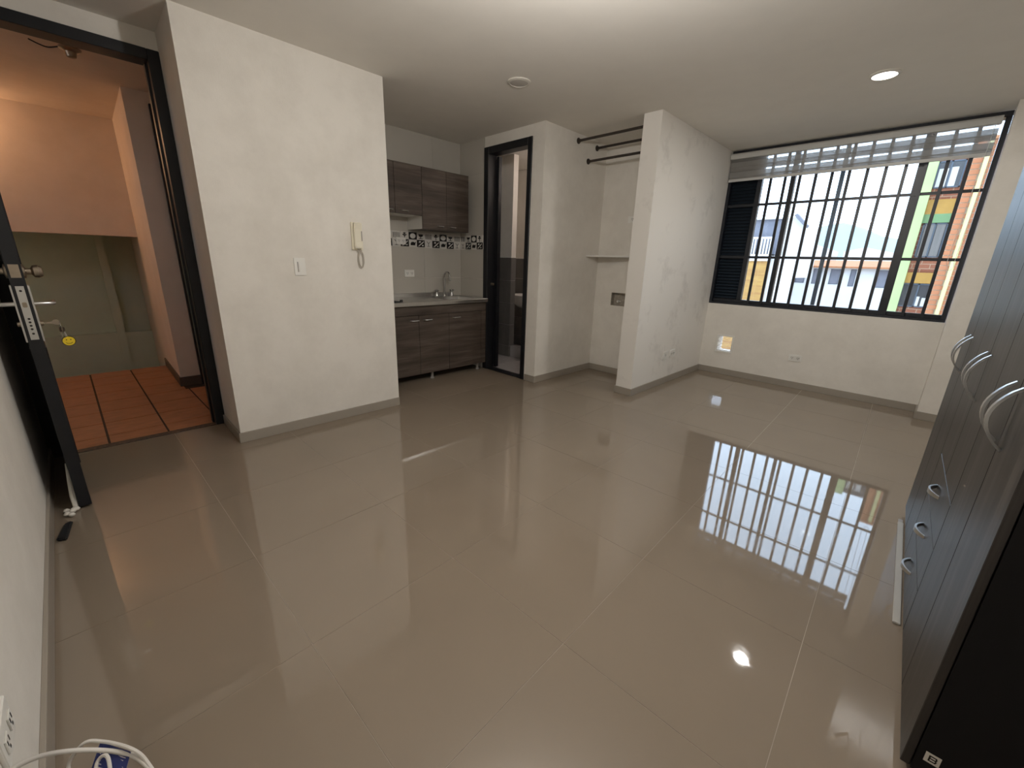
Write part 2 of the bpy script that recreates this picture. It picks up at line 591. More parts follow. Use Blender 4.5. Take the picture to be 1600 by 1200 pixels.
def base(name, boxes, label, h=bh):
    m = MB()
    for b in boxes:
        m.box(*b, 0.0, h)
    return struct(m.build('baseboard_' + name, M['baseboard'], bevel=0.0015, seg=1), label, 'baseboard')


base('left', [(0.0, bt, 0.5328 - bt, 1.7498)], 'taupe tile baseboard under the intercom')
base('alcove', [(DX + 0.005, 0.0, 0.5328 - bt, 0.5328)], 'taupe tile baseboard on the entry alcove side')
struct(MB().prism([near(-1.12), near(3.3), near(3.3, bt), near(-1.12, bt)], 0, 0.08).build('baseboard_near', M['baseboard'], bevel=0.0015, seg=1),
       'taupe tile baseboard at the foot of the near wall', 'baseboard')
base('bathroom', [(0.160, XP + bt, YB - bt, YB), (XP, XP + bt, YB, YQ)], 'taupe tile baseboard round the bathroom wall corner')
base('closet', [(XP + bt, XL - bt, YQ - bt, YQ), (XL - bt, XL, YC, YQ)], 'taupe tile baseboard inside the closet niche')
base('partition', [(XL - bt, XC + bt, YC - bt, YC), (XC, XC + bt, YC, YW)], 'taupe tile baseboard round the scuffed partition')
base('window', [(XC + bt, XE - bt, YW - bt, YW)], 'taupe tile baseboard below the window')
base('column', [(XE - bt, 3.9, 5.067 - bt, 5.067), (XE - bt, XE, 5.067, YW)], 'taupe tile baseboard round the window column')

# ================================================================== KITCHEN WALL TILES
tl = 0.006
rows = [(0.845, 1.050, (1.76, 2.10, 2.70, 3.2095)), (1.053, 1.377, (1.76, 2.10, 2.70, 3.2095)),
        (1.533, 1.83, (1.76, 2.24, 2.84, 3.2095)), (1.833, 2.16, (1.76, 2.24, 2.84, 3.2095)), (2.163, H - 0.002, (1.76, 2.24, 2.84, 3.2095))]
for z0, z1, cuts in rows:
    for a, b in zip(cuts[:-1], cuts[1:]):
        B(KX, KX + tl, a + 0.001, b - 0.001, z0, z1).build('tile', M['white_tile'], kw)
    B(KX + tl, -0.55, YB + 0.005 - tl, YB + 0.005, z0, z1).build('tile', M['white_tile'], ks)


def motif(kind):
    """flat printed motif in a unit square -0.5..0.5, list of polygons"""
    def circ(cx, cy, r, n=14):
        return [(cx + r * math.cos(2 * PI * k / n), cy + r * math.sin(2 * PI * k / n)) for k in range(n)]
    if kind == 0:   # plate
        return [circ(0, 0, 0.36)]
    if kind == 1:   # leafy sprig
        return [[(-.05, -.4), (.05, -.4), (.05, .2), (-.05, .2)], [(0, -.1), (.3, .1), (.12, .22)], [(0, -.1), (-.3, .1), (-.12, .22)],
                [(0, .05), (.18, .38), (0, .42), (-.18, .38)]]
    if kind == 2:   # rows of cutlery
        return [[(x - .035, -.36), (x + .035, -.36), (x + .035, .36), (x - .035, .36)] for x in (-.33, -.16, 0, .16, .33)]
    if kind == 3:   # cup on a foot
        return [[(-.32, .28), (-.2, -.05), (.2, -.05), (.32, .28)], [(-.05, -.05), (-.05, -.28), (.05, -.28), (.05, -.05)],
                [(-.28, -.28), (-.28, -.36), (.28, -.36), (.28, -.28)]]
    if kind == 4:   # glass
        return [[(-.25, .35), (0, 0), (.25, .35), (.18, .35), (0, .1), (-.18, .35)], [(-.03, .05), (-.03, -.3), (.03, -.3), (.03, .05)],
                [(-.2, -.3), (-.2, -.36), (.2, -.36), (.2, -.3)]]
    if kind == 5:   # kettle
        return [[(-.3, -.3), (.25, -.3), (.32, 0), (.12, .18), (-.15, .18), (-.3, 0)], [(.28, -.05), (.42, .2), (.34, .22), (.22, .05)]]
    return [[(-.38, -.38), (-.2, -.38), (.38, .2), (.38, .38)], [(-.1, .1), (.05, .3), (-.15, .38), (-.32, .2)], [(.1, -.3), (.3, -.12), (.34, -.34)]]


tw, th = 0.1005, 0.0755
mesh_cache = {}


def print_tile(wallobj, kind, blackbg, org, u, n):
    """printed border tile centred at org, running along u, facing n"""
    cols = ('print_black', 'print_white') if blackbg else ('print_white', 'print_black')
    u, n = Vector(u), Vector(n)
    z = Vector((0, 0, 1))
    key = (kind, blackbg, tuple(u), tuple(n))

    def quad(poly, d):
        return [u * (x * tw * 0.98) + z * (y * th * 0.98) + n * d for x, y in poly]
    if key not in mesh_cache:
        t = MB().extrude(quad([(-.5, -.5), (.5, -.5), (.5, .5), (-.5, .5)], 0), n * 0.007).build('tile', M[cols[0]], wallobj)
        p = MB()
        for poly in motif(kind):
            p.extrude(quad(poly, 0.007), n * 0.0006)
        q = p.build('print', M[cols[1]], t)
        mesh_cache[key] = (t, q)
        t.location = org
        return
    t0, q0 = mesh_cache[key]
    t = link_copy(t0, 'tile', wallobj, org)
    link_copy(q0, 'print', t, (0, 0, 0))


seqT = [0, 1, 2, 3]
for k in range(15):
    y = YB + 0.005 - tl - tw * (k + 0.5)
    if y - tw / 2 < 1.76:
        break
    print_tile(kw, seqT[(k + 2) % 4], seqT[(k + 2) % 4] == 0, (KX, y, 1.38 + th * 1.5), (0, 1, 0), (1, 0, 0))
    b = (4, 6, 5, 6)[k % 4]
    print_tile(kw, b, b == 6, (KX, y, 1.38 + th * 0.5), (0, 1, 0), (1, 0, 0))
for k in range(4):
    x = KX + tl + tw * (k + 0.5)
    print_tile(ks, seqT[(k + 2) % 4], seqT[(k + 2) % 4] == 0, (x, YB + 0.005, 1.38 + th * 1.5), (1, 0, 0), (0, -1, 0))
    b = (4, 6, 5, 6)[k % 4]
    print_tile(ks, b, b == 6, (x, YB + 0.005, 1.38 + th * 0.5), (1, 0, 0), (0, -1, 0))

# ================================================================== KITCHEN UNITS
FX = -0.48       # base front
KT = KX + 0.008  # back of the units, just off the tiles


def bar_handle(parent, x, yc, z, ln=0.10):
    m = MB().tube([(x, yc - ln / 2, z), (x + 0.022, yc - ln / 2 + 0.008, z), (x + 0.026, yc, z), (x + 0.022, yc + ln / 2 - 0.008, z), (x, yc + ln / 2, z)], 0.0045, 8)
    return m.build('handle', M['satin'], parent, smooth=True)


cab = thing('base_cabinet', 'brown wood-grain kitchen base cabinet with three doors under the steel counter', 'cabinet', (-0.73, 2.45, 0))
B(KT, FX - 0.02, 1.765, 3.195, 0.10, 0.80).build('carcass', M['kitchen_wood'], cab)
B(FX - 0.02, FX, 1.765, 3.195, 0.706, 0.80).build('top_rail', M['kitchen_wood'], cab, bevel=0.0015, seg=1)
B(FX - 0.02, FX - 0.001, 3.125, 3.195, 0.085, 0.703).build('filler_strip', M['kitchen_wood'], cab)
for a, b, hy in ((1.77, 2.288, 2.235), (2.292, 2.663, 2.395), (2.667, 3.121, 2.765)):
    d = B(FX - 0.018, FX, a, b, 0.085, 0.702).build('door', M['kitchen_wood'], cab, bevel=0.002, seg=1)
    bar_handle(d, FX, hy, 0.655)
for y in (1.85, 2.47, 3.12):
    MB().lathe([(0.022, 0), (0.022, 0.012), (0.016, 0.016), (0.016, 0.10)], (FX - 0.06, y, 0), n=12).build('leg', M['grey_plastic'], cab, smooth=True)

ct = thing('countertop', 'thin stainless steel kitchen counter with a sunken sink', 'countertop', (-0.72, 2.45, 0.80))
m = MB()
for b in ((KT, -0.45, 1.765, 2.68), (KT, -0.45, 3.08, 3.20), (KT, -0.86, 2.68, 3.08), (-0.54, -0.45, 2.68, 3.08)):
    m.box(*b, 0.802, 0.842)
m.build('worktop', M['steel'], ct, bevel=0.002, seg=1)
MB().box(-0.86, -0.54, 2.68, 3.08, 0.802, 0.806).build('sink_floor', M['steel'], ct)
B(KT, KT + 0.012, 1.765, 3.06, 0.842, 0.885).build('splash_lip', M['steel'], kw, bevel=0.002, seg=1)
MB().lathe([(0.028, 0), (0.028, 0.004), (0.02, 0.005)], (-0.70, 2.88, 0.806), n=16).build('drain', M['chrome'], ct, smooth=True)

fc = thing('kitchen_faucet', 'chrome gooseneck kitchen faucet with two cross handles', 'faucet', (-0.92, 2.93, 0.842))
path = [(-0.92, 2.93, 0.842), (-0.92, 2.93, 1.05)] + [(-0.92 + 0.055 - 0.055 * math.cos(t), 2.93, 1.06 + 0.06 * math.sin(t)) for t in
                                                     [k * PI / 8 for k in range(0, 8)]] + [(-0.81, 2.93, 1.045), (-0.81, 2.93, 1.02)]
MB().tube(path, 0.010, 10).build('spout', M['chrome'], fc, smooth=True)
MB().lathe([(0.024, 0), (0.024, 0.015), (0.014, 0.03)], (-0.92, 2.93, 0.842), n=16).build('spout_base', M['chrome'], fc, smooth=True)
for y in (2.82, 3.035):
    hb = MB().lathe([(0.024, 0), (0.022, 0.02), (0.013, 0.04), (0.013, 0.055), (0.018, 0.06), (0.018, 0.075), (0.008, 0.08)], (-0.92, y, 0.842), n=14).build('valve', M['chrome'], fc, smooth=True)
    cr = MB()
    for t in (0.4, 0.4 + PI / 2):
        cr.tube([(-0.92 - 0.03 * math.cos(t), y - 0.03 * math.sin(t), 0.911), (-0.92 + 0.03 * math.cos(t), y + 0.03 * math.sin(t), 0.911)], 0.006, 8)
    cr.build('cross_handle', M['chrome'], hb, smooth=True)

hob = thing('gas_hob', 'low black gas hob at the left end of the steel counter', 'hob', (-0.70, 2.0, 0.842))
B(-0.92, -0.50, 1.80, 2.10, 0.842, 0.852).build('hob_plate', M['black_metal'], hob, bevel=0.003)
for xx in (-0.81, -0.61):
    MB().lathe([(0.045, 0), (0.045, 0.012), (0.025, 0.016)], (xx, 1.96, 0.852), n=18).build('burner', M['black_metal'], hob, smooth=True)
    for k in range(4):
        t = k * PI / 2 + PI / 4
        MB().tube([(xx + 0.10 * math.cos(t), 1.96 + 0.10 * math.sin(t), 0.852), (xx + 0.095 * math.cos(t), 1.96 + 0.095 * math.sin(t), 0.885),
                   (xx + 0.03 * math.cos(t), 1.96 + 0.03 * math.sin(t), 0.885)], 0.005, 6).build('pan_support', M['black_metal'], hob, smooth=True)
MB().lathe([(0.016, 0), (0.014, 0.02)], (-0.52, 2.12, 0.852 - 0.008), n=12).build('knob', M['black_metal'], hob, smooth=True)

UX = -0.68
u1 = thing('wall_cabinet', 'larger wood-grain kitchen wall cabinet beside the bathroom door', 'cabinet', (-0.83, 2.8, 1.55), group='kitchen wall cabinets')
B(KT, UX - 0.018, 2.503, 2.521, 1.553, 2.13).build('side_panel', M['white_melamine'], u1)
B(KT, UX - 0.018, 2.521, 3.10, 1.553, 2.13).build('carcass', M['kitchen_wood'], u1)
for a, b, hy in ((2.503, 2.800, 2.715), (2.803, 3.10, 2.875)):
    d = B(UX - 0.018, UX, a, b, 1.553, 2.13).build('door', M['kitchen_wood'], u1, bevel=0.002, seg=1)
    bar_handle(d, UX, hy, 1.589, 0.08)
u2 = thing('wall_cabinet', 'shorter wood-grain kitchen wall cabinet next to the intercom wall', 'cabinet', (-0.83, 2.13, 1.67), group='kitchen wall cabinets')
B(KT, UX - 0.018, 1.77, 2.499, 1.675, 2.13).build('carcass', M['white_melamine'], u2)
for a, b, hy in ((1.77, 2.193, 2.13), (2.196, 2.499, 2.295)):
    d = B(UX - 0.018, UX, a, b, 1.675, 2.13).build('door', M['kitchen_wood'], u2, bevel=0.002, seg=1)
    bar_handle(d, UX, hy, 1.703, 0.08)


# ================================================================== ELECTRICAL FITTINGS
def plate(name, label, cat, pos, u, n, wd, ht, mat='white_plastic', sockets=(), rocker=False, group=None):
    """wall plate centred at pos, running along u, facing n; sockets = offsets along u"""
    t = thing(name, label, cat, pos, group=group)
    u, n, z, p = Vector(u).normalized(), Vector(n).normalized(), Vector((0, 0, 1)), Vector(pos)

    def rect(cx, cz, a, b, d0, d1):
        q = [p + u * (cx + sx * a / 2) + z * (cz + sz * b / 2) + n * d0 for sx, sz in ((-1, -1), (1, -1), (1, 1), (-1, 1))]
        return MB().extrude(q, n * (d1 - d0))
    rect(0, 0, wd, ht, 0, 0.008).build('cover_plate', M[mat], t, bevel=0.002)
    if rocker:
        r = rect(0.008, -0.002, wd * 0.42, ht * 0.58, 0.008, 0.013).build('rocker', M[mat], t, bevel=0.0015)
        rect(-wd * 0.19, -0.002, 0.006, ht * 0.58, 0.0078, 0.009).build('slot', M['grey_plastic'], t)
    for s in sockets:
        f = rect(s, 0, 0.034, 0.034, 0.008, 0.011).build('socket', M[mat], t, bevel=0.002)
        hm = MB()
        for dx in (-0.008, 0.008):
            q = rect(s + dx, 0.004, 0.004, 0.012, 0.011, 0.0116)
            hm.add(q.v, q.f)
        q = rect(s, -0.010, 0.006, 0.006, 0.011, 0.0116)
        hm.add(q.v, q.f)
        hm.build('slots', M['dark_hole'], f)
    return t


plate('light_switch', 'grey-white single light switch left of the intercom', 'switch', (0.0, 1.040, 1.178), (0, 1, 0), (1, 0, 0), 0.074, 0.118, rocker=True)
plate('outlet', 'left-hand square wall outlet low on the scuffed partition', 'outlet', (XC, 4.30, 0.322), (0, 1, 0), (1, 0, 0), 0.125, 0.085, sockets=(0.0,), group='partition outlets')
plate('outlet', 'right-hand double wall outlet low on the scuffed partition, nearer the window', 'outlet', (XC, 4.475, 0.322), (0, 1, 0), (1, 0, 0), 0.125, 0.085, sockets=(-0.028, 0.028), group='partition outlets')
plate('outlet', 'white double outlet on the low wall under the window', 'outlet', (2.245, YW, 0.332), (1, 0, 0), (0, -1, 0), 0.12, 0.072, sockets=(-0.028, 0.028))
plate('outlet', 'white outlet above the kitchen counter', 'outlet', (KX + tl, 2.50, 1.10), (0, 1, 0), (1, 0, 0), 0.12, 0.075, sockets=(-0.028, 0.028))
plate('outlet', 'white cover plate over the patterned kitchen tile border', 'outlet', (KX + 0.0085, 2.41, 1.435), (0, 1, 0), (1, 0, 0), 0.115, 0.07, sockets=(-0.025, 0.025))
plate('outlet', 'small white outlet high in the closet niche', 'outlet', (0.70, YQ, 1.73), (1, 0, 0), (0, -1, 0), 0.11, 0.07, sockets=(0.0,))
npx = near(1.365)
plate('outlet', 'white double outlet on the near wall above the white cord', 'outlet', (npx[0], npx[1], 0.315), (ca, sa, 0), (-sa, ca, 0), 0.13, 0.08, sockets=(-0.03, 0.03))

ic = thing('intercom', 'cream wall intercom handset with a hanging cord loop', 'intercom', (0.0, 1.46, 1.30))
B(0, 0.020, 1.422, 1.505, 1.305, 1.500).build('base', M['cream_plastic'], ic, bevel=0.004)
hs = MB()
hs.extrude([(0.020, 1.432, 1.31), (0.052, 1.432, 1.318), (0.046, 1.432, 1.36), (0.046, 1.432, 1.45), (0.054, 1.432, 1.492), (0.020, 1.432, 1.498)], (0, 0.052, 0))
hs.build('handset', M['cream_plastic'], ic, bevel=0.004)
B(0.020, 0.026, 1.488, 1.50, 1.37, 1.44).build('call_button', M['grey_plastic'], ic, bevel=0.001)
cp = []
for k in range(25):
    t = -PI * 0.42 + k / 24 * PI * 1.84 + PI / 2
    cp.append((0.018, 1.478 + 0.026 * math.cos(t), 1.232 + 0.056 * math.sin(t) + 0.004))
cp = [(0.030, 1.455, 1.312), (0.03, 1.468, 1.300)] + [(0.022, 1.482 + 0.020 * math.sin(a), 1.238 + 0.058 * math.cos(a)) for a in [0.15 + k / 20 * 2 * PI * 0.95 for k in range(21)]]
MB().tube(cp, 0.0045, 8).build('cord', M['cord_grey'], ic, smooth=True)


# ================================================================== CEILING LIGHTS
def downlight(label, pos, on):
    t = thing('ceiling_light', label, 'ceiling light', pos, group='round ceiling downlights')
    x, y, z = pos
    MB().lathe([(0.085, 0), (0.085, -0.006), (0.070, -0.012), (0.066, -0.012), (0.066, 0)], pos, n=40).build('ring', M['lamp_ring'], t, smooth=True)
    MB().lathe([(0.0655, -0.001), (0.0655, -0.008), (0.055, -0.010)], pos, n=40).build('diffuser', M['lamp_on' if on else 'lamp_off'], t, smooth=True)
    if on:
        ld = bpy.data.lights.new('downlight_glow', 'AREA')
        ld.shape = 'DISK'
        ld.size = 0.11
        ld.energy = 14.0
        ld.color = (1.0, 0.97, 0.92)
        lo = bpy.data.objects.new('downlight_glow', ld)
        COL.objects.link(lo)
        lo.parent = t
        lo.location = (0, 0, -0.014)


downlight('unlit round ceiling light above the kitchen side', (0.692, 2.454, H), False)
downlight('lit round ceiling light near the window', (2.611, 3.925, H), True)

# ================================================================== CLOSET
for y, z, lb in ((3.722, 2.440, 'frontmost and highest dark closet rod in the niche'), (4.052, 2.435, 'rearmost dark closet rod in the niche'),
                 (3.911, 2.285, 'lowest dark closet rod in the niche')):
    t = thing('closet_rod', lb, 'rod', (XP, y, z), group='closet rods')
    MB().tube([(XP, y, z), (XL, y, z)], 0.0125, 12).build('rod', M['rod'], t, smooth=True)
    for xx, s in ((XP, 1), (XL, -1)):
        MB().lathe([(0.028, 0), (0.028, 0.006), (0.016, 0.012), (0.016, 0.022)], (xx, y, z), (s, 0, 0), n=16).build('flange', M['rod'], t, smooth=True)
tag(MB().extrude([(XP, 4.00, 1.335), (XP, YQ, 1.335), (XL, YQ, 1.335), (XL, 4.14, 1.335)], (0, 0, 0.018)).build('shelf', M['white_melamine'], org=(0.68, YQ, 1.335), bevel=0.002),
    'thin white shelf across the closet niche', 'shelf')
ub = thing('utility_box', 'open recessed box in the closet back wall', 'wall box', (0.617, YQ + 0.06, 0.803))
B(0.522, 0.712, YQ + 0.062, YQ + 0.07, 0.803, 0.95).build('back', M['rough_plaster'], ub)
m = MB()
m.box(0.522, 0.526, YQ + 0.001, YQ + 0.062, 0.803, 0.95).box(0.708, 0.712, YQ + 0.001, YQ + 0.062, 0.803, 0.95)
m.box(0.526, 0.708, YQ + 0.001, YQ + 0.062, 0.803, 0.807).box(0.526, 0.708, YQ + 0.001, YQ + 0.062, 0.946, 0.95)
m.build('box_liner', M['rough_plaster'], ub)
MB().tube([(0.60, YQ + 0.061, 0.85), (0.60, YQ + 0.02, 0.85)], 0.013, 10).build('pipe_stub', M['white_plastic'], ub, smooth=True)

# ================================================================== WINDOW
win = thing('window_1', 'wide black-framed sliding window with a louvred left panel', 'window', (2.26, YW + 0.09, 0.845), kind='structure')
fy0, fy1 = 5.375, 5.435
fr = MB()
fr.box(XC, XE, 5.34, 5.46, 0.845, 0.870).box(XC, XE, fy0, fy1, 0.870, 0.905)      # sill track
fr.box(XC, XE, 5.34, 5.46, 2.465, H).box(XC, XC + 0.03, 5.34, 5.46, 0.870, 2.465).box(XE - 0.035, XE, 5.34, 5.46, 0.870, 2.465)
fr.build('frame', M['black_frame'], win, bevel=0.002, seg=1)
for a, b, mt in ((1.525, 1.572, 'black_frame'), (1.838, 1.880, 'black_frame'), (2.812, 2.872, 'black_frame')):
    B(a, b, fy0, fy1, 0.905, 2.465).build('mullion', M[mt], win, bevel=0.002, seg=1)
B(2.246, 2.282, fy1 + 0.012, fy1 + 0.035, 0.905, 2.465).build('sash_stile', M['grey_frame'], win, bevel=0.002, seg=1)
for a, b, y in ((1.572, 1.838, 5.40), (1.880, 2.812, 5.40), (2.872, XE - 0.035, 5.40)):
    B(a, b, y, y + 0.004, 0.905, 2.465).build('pane', M['glass'], win)
B(1.262, 1.525, 5.43, 5.436, 0.905, 2.465).build('shutter_back', M['black_frame'], win)
s0 = None
for k in range(44):
    z = 0.915 + k * 0.035
    if s0 is None:
        s0 = MB().extrude([(1.265, 5.385, 0), (1.265, 5.39, 0.0), (1.265, 5.424, 0.030), (1.265, 5.419, 0.030)], (0.257, 0, 0)).build('slat', M['shutter'], win, org=(0, 0, 0))
        s0.location = (-2.26, -(YW + 0.09), z - 0.845)
    else:
        link_copy(s0, 'slat', win, (-2.26, -(YW + 0.09), z - 0.845))
gr = thing('window_grille', 'black steel security bars across the window', 'window bars', (2.42, 5.355, 0.87))
for x in (1.660, 1.794, 1.926, 2.062, 2.195, 2.331, 2.466, 2.598, 2.734, 2.866, 2.997, 3.130):
    B(x - 0.0125, x + 0.0125, 5.350, 5.368, 0.870, 2.465).build('upright_bar', M['black_frame'], gr)
for z in (1.385, 1.940):
    B(XC + 0.03, XE - 0.035, 5.3685, 5.3745, z - 0.013, z + 0.013).build('cross_bar', M['black_frame'], gr)

bl = thing('roller_blind', 'zebra roller blind with grey and sheer bands drawn up at the window top', 'blind', (2.26, 5.30, 2.18))
by = 5.300
MB().extrude([(XC + 0.006, by - 0.03, 2.412), (XC + 0.006, by + 0.03, 2.412), (XC + 0.006, by + 0.03, 2.47), (XC + 0.006, by - 0.015, 2.47), (XC + 0.006, by - 0.03, 2.455)],
             (XE - XC - 0.055, 0, 0)).build('cassette', M['blind_metal'], bl, bevel=0.002)
for z0, z1, k in ((2.383, 2.412, 0), (2.335, 2.383, 1), (2.300, 2.335, 0), (2.283, 2.300, 0), (2.232, 2.283, 1), (2.212, 2.232, 0)):
    B(XC + 0.012, XE - 0.055, by, by + 0.0012, z0 + 0.0004, z1 - 0.0004).build('solid_band' if k else 'sheer_band', M['blind_solid' if k else 'blind_sheer'], bl)
for z0, z1 in ((2.345, 2.300), (2.245, 2.21)):
    B(XC + 0.012, XE - 0.055, by + 0.014, by + 0.0152, z1, z0).build('solid_band', M['blind_solid'], bl)
B(XC + 0.012, XE - 0.055, by - 0.008, by + 0.012, 2.185, 2.211).build('bottom_rail', M['blind_metal'], bl, bevel=0.003)
chp = [(3.245, by - 0.02, 2.42)] + [(3.245 - 0.002 * k, by - 0.02, 2.42 - 0.107 * k) for k in range(1, 11)] + \
      [(3.232 - 0.034 * (1 - math.cos(t)) * 0.0 - 0.0 + 0.022 * (math.cos(t) - 1), by - 0.02, 1.345 - 0.05 * math.sin(t)) for t in [k * PI / 8 for k in range(1, 8)]] + \
      [(3.18 + 0.003 * k, by - 0.02, 1.35 + 0.107 * k) for k in range(0, 11)]
MB().tube(chp, 0.0018, 6).build('bead_chain', M['white_plastic'], bl, smooth=True)

vg = thing('vent_grille', 'square white louvred vent glowing in the wall under the window', 'vent', (1.50, YW, 0.285))
m = MB()
m.box(1.405, 1.600, YW - 0.008, YW, 0.462, 0.482).box(1.405, 1.600, YW - 0.008, YW, 0.265, 0.285)
m.box(1.405, 1.425, YW - 0.008, YW, 0.285, 0.462).box(1.580, 1.600, YW - 0.008, YW, 0.285, 0.462)
m.build('frame', M['white_plastic'], vg, bevel=0.0015, seg=1)
for k in range(9):
    z = 0.292 + k * 0.0195
    MB().extrude([(1.425, YW - 0.006, z), (1.425, YW - 0.005, z + 0.007), (1.425, YW + 0.012, z + 0.003), (1.425, YW + 0.012, z - 0.003)], (0.155, 0, 0)).build('slat', M['white_plastic'], vg)

# ================================================================== WARDROBE
WP = (3.3555, 1.262, 0.0)
wd = thing('wardrobe', 'large dark wenge wardrobe with curved metal handles along the right wall', 'wardrobe', WP, rz=GA)
# local frame: x = depth (0 front), y = along the front, z up
WW, WH, Z0 = 1.668, 2.06, 0.03
pitch = WW / 6
B(0.020, 0.50, 0.0, WW, Z0, WH).build('carcass', M['black_side'], wd, org=(0, 0, 0))


def bow(parent, pts, nrm, wide, thick=0.006):
    """flat curved pull: centre line pts, half width along 'wide'"""
    m = MB()
    wv = Vector(wide)
    nv = Vector(nrm).normalized() * thick
    P3 = [Vector(p) for p in pts]
    n = len(P3)
    vs = []
    for i, p in enumerate(P3):
        t = (P3[min(i + 1, n - 1)] - P3[max(i - 1, 0)]).normalized()
        nn = t.cross(wv.normalized()).normalized() * thick
        s = 0.65 + 0.35 * math.sin(PI * i / (n - 1))
        vs += [p + wv * s, p - wv * s, p - wv * s + nn, p + wv * s + nn]
    fs = []
    for i in range(n - 1):
        for k in range(4):
            fs.append((i * 4 + k, i * 4 + (k + 1) % 4, (i + 1) * 4 + (k + 1) % 4, (i + 1) * 4 + k))
    fs += [(0, 1, 2, 3), (n * 4 - 4, n * 4 - 3, n * 4 - 2, n * 4 - 1)]
    m.add(vs, fs)
    return m.build('handle', M['satin'], parent, org=(0, 0, 0), smooth=True)


g = 0.0016
for k in range(6):
    a, b = k * pitch + g, (k + 1) * pitch - g
    zb = 0.545 if k in (2, 3) else Z0 + 0.002
    d = B(0.0, 0.018, a, b, zb, WH - 0.004).build('door', M['wenge'], wd, org=(0, 0, 0), bevel=0.0016, seg=1)
    hy = b - 0.042 if k % 2 == 0 else a + 0.042
    pts = [(0.002 - 0.040 * math.sin(PI * i / 12) ** 0.8, hy, 0.845 + 0.155 * i / 12) for i in range(13)]
    bow(d, pts, (-1, 0, 0), (0, 0.0095, 0))
for z0, z1 in ((Z0 + 0.002, 0.199), (0.202, 0.370), (0.373, 0.541)):
    d = B(0.0, 0.018, 2 * pitch + g, 4 * pitch - g, z0, z1).build('drawer', M['wenge'], wd, org=(0, 0, 0), bevel=0.0016, seg=1)
    zc = (z0 + z1) / 2 + 0.005
    yc = 3 * pitch + 0.03
    pts = [(0.002 - 0.030 * math.sin(PI * i / 12) ** 0.8, yc - 0.065 + 0.13 * i / 12, zc) for i in range(13)]
    bow(d, pts, (-1, 0, 0), (0, 0, 0.009))
B(0.030, 0.045, 0.10, 1.60, 0.0, Z0).build('plinth', M['black_side'], wd, org=(0, 0, 0))
for yy in (0.02, WW - 0.06):
    for xx in (0.03, 0.44):
        B(xx, xx + 0.04, yy, yy + 0.04, 0.0, Z0).build('foot', M['rubber'], wd, org=(0, 0, 0))
st = B(0.034, 0.062, -0.0008, 0.0, 0.075, 0.105).build('sticker', M['print_white'], wd, org=(0, 0, 0))
m = MB()
for a, b, c, d_ in ((0.041, 0.044, 0.081, 0.099), (0.044, 0.055, 0.096, 0.099), (0.044, 0.055, 0.0885, 0.0915), (0.044, 0.055, 0.081, 0.084), (0.053, 0.056, 0.0915, 0.096), (0.053, 0.056, 0.084, 0.0885)):
    m.box(a, b, -0.0014, -0.0008, c, d_)
m.build('print', M['print_black'], st, org=(0, 0, 0))

stp = thing('floor_strip', 'thin pale trim strip lying on the floor along the wardrobe base', 'trim strip', WP, rz=GA)
B(-0.023, -0.001, 0.62, 1.50, 0.0, 0.009).build('strip', M['strip'], stp, org=(0, 0, 0), bevel=0.002)
B(-0.021, -0.003, 1.50, 1.545, 0.0, 0.005).build('rounded_end', M['grey_plastic'], stp, org=(0, 0, 0), bevel=0.0015)

# ================================================================== ENTRY DOOR
tf = struct(MB().box(-0.60, DX + 0.012, 0.474, 0.5328, 0, 2.405).box(-0.60, DX + 0.012, -0.352, 0.474, 2.345, 2.405).box(-0.60, DX + 0.012, -0.42, -0.30, 0, 2.405)
            .build('trim_1', M['black_metal'], bevel=0.003, seg=1), 'black metal frame of the entry doorway', 'door frame')
B(-0.60, -0.545, 0.462, 0.474, 0, 2.345).build('door_stop', M['black_metal'], tf)
struct(B(-0.535, -0.475, -0.30, 0.474, -0.01, 0.004).build('trim_2', M['pebble']), 'dark pebble threshold strip in the entry doorway', 'threshold')

LA = math.atan2(-0.2305 + 0.2905, 0.371 + 0.455)
LW = math.hypot(0.826, 0.060)
door = thing('door_1', 'black metal entry door standing wide open against the near wall', 'door', (-0.455, -0.2905, 0), rz=LA, kind='structure')
B(0, LW, -0.0225, 0.0225, 0.012, 2.335).build('leaf', M['black_metal'], door, org=(0, 0, 0), bevel=0.002, seg=1)
for a, b, c, d_ in ((0.10, LW - 0.12, 0.20, 0.80), (0.10, LW - 0.12, 1.15, 2.15)):
    for s in (-1, 1):
        m = MB()
        y0, y1 = (0.0225, 0.0265) if s > 0 else (-0.0265, -0.0225)
        m.box(a, b, y0, y1, c, c + 0.03).box(a, b, y0, y1, d_ - 0.03, d_).box(a, a + 0.03, y0, y1, c + 0.03, d_ - 0.03).box(b - 0.03, b, y0, y1, c + 0.03, d_ - 0.03)
        m.build('panel_moulding', M['black_metal'], door, org=(0, 0, 0))
lk = B(LW, LW + 0.002, -0.0125, 0.0125, 0.858, 1.090).build('lock_plate', M['satin'], door, org=(0, 0, 0))
B(LW + 0.002, LW + 0.010, -0.007, 0.007, 1.000, 1.022).build('latch', M['brass'], lk, org=(0, 0, 0), bevel=0.002)
m = MB()
for z in (0.885, 0.905, 0.920, 0.935, 0.950, 1.070):
    m.lathe([(0.0045, 0), (0.0045, 0.0008)], (LW + 0.002, 0, z), (1, 0, 0), n=10)
m.build('bolt_holes', M['dark_hole'], lk, org=(0, 0, 0))
dp = B(LW, LW + 0.002, -0.015, 0.015, 1.125, 1.180).build('latch_plate', M['brass'], door, org=(0, 0, 0))
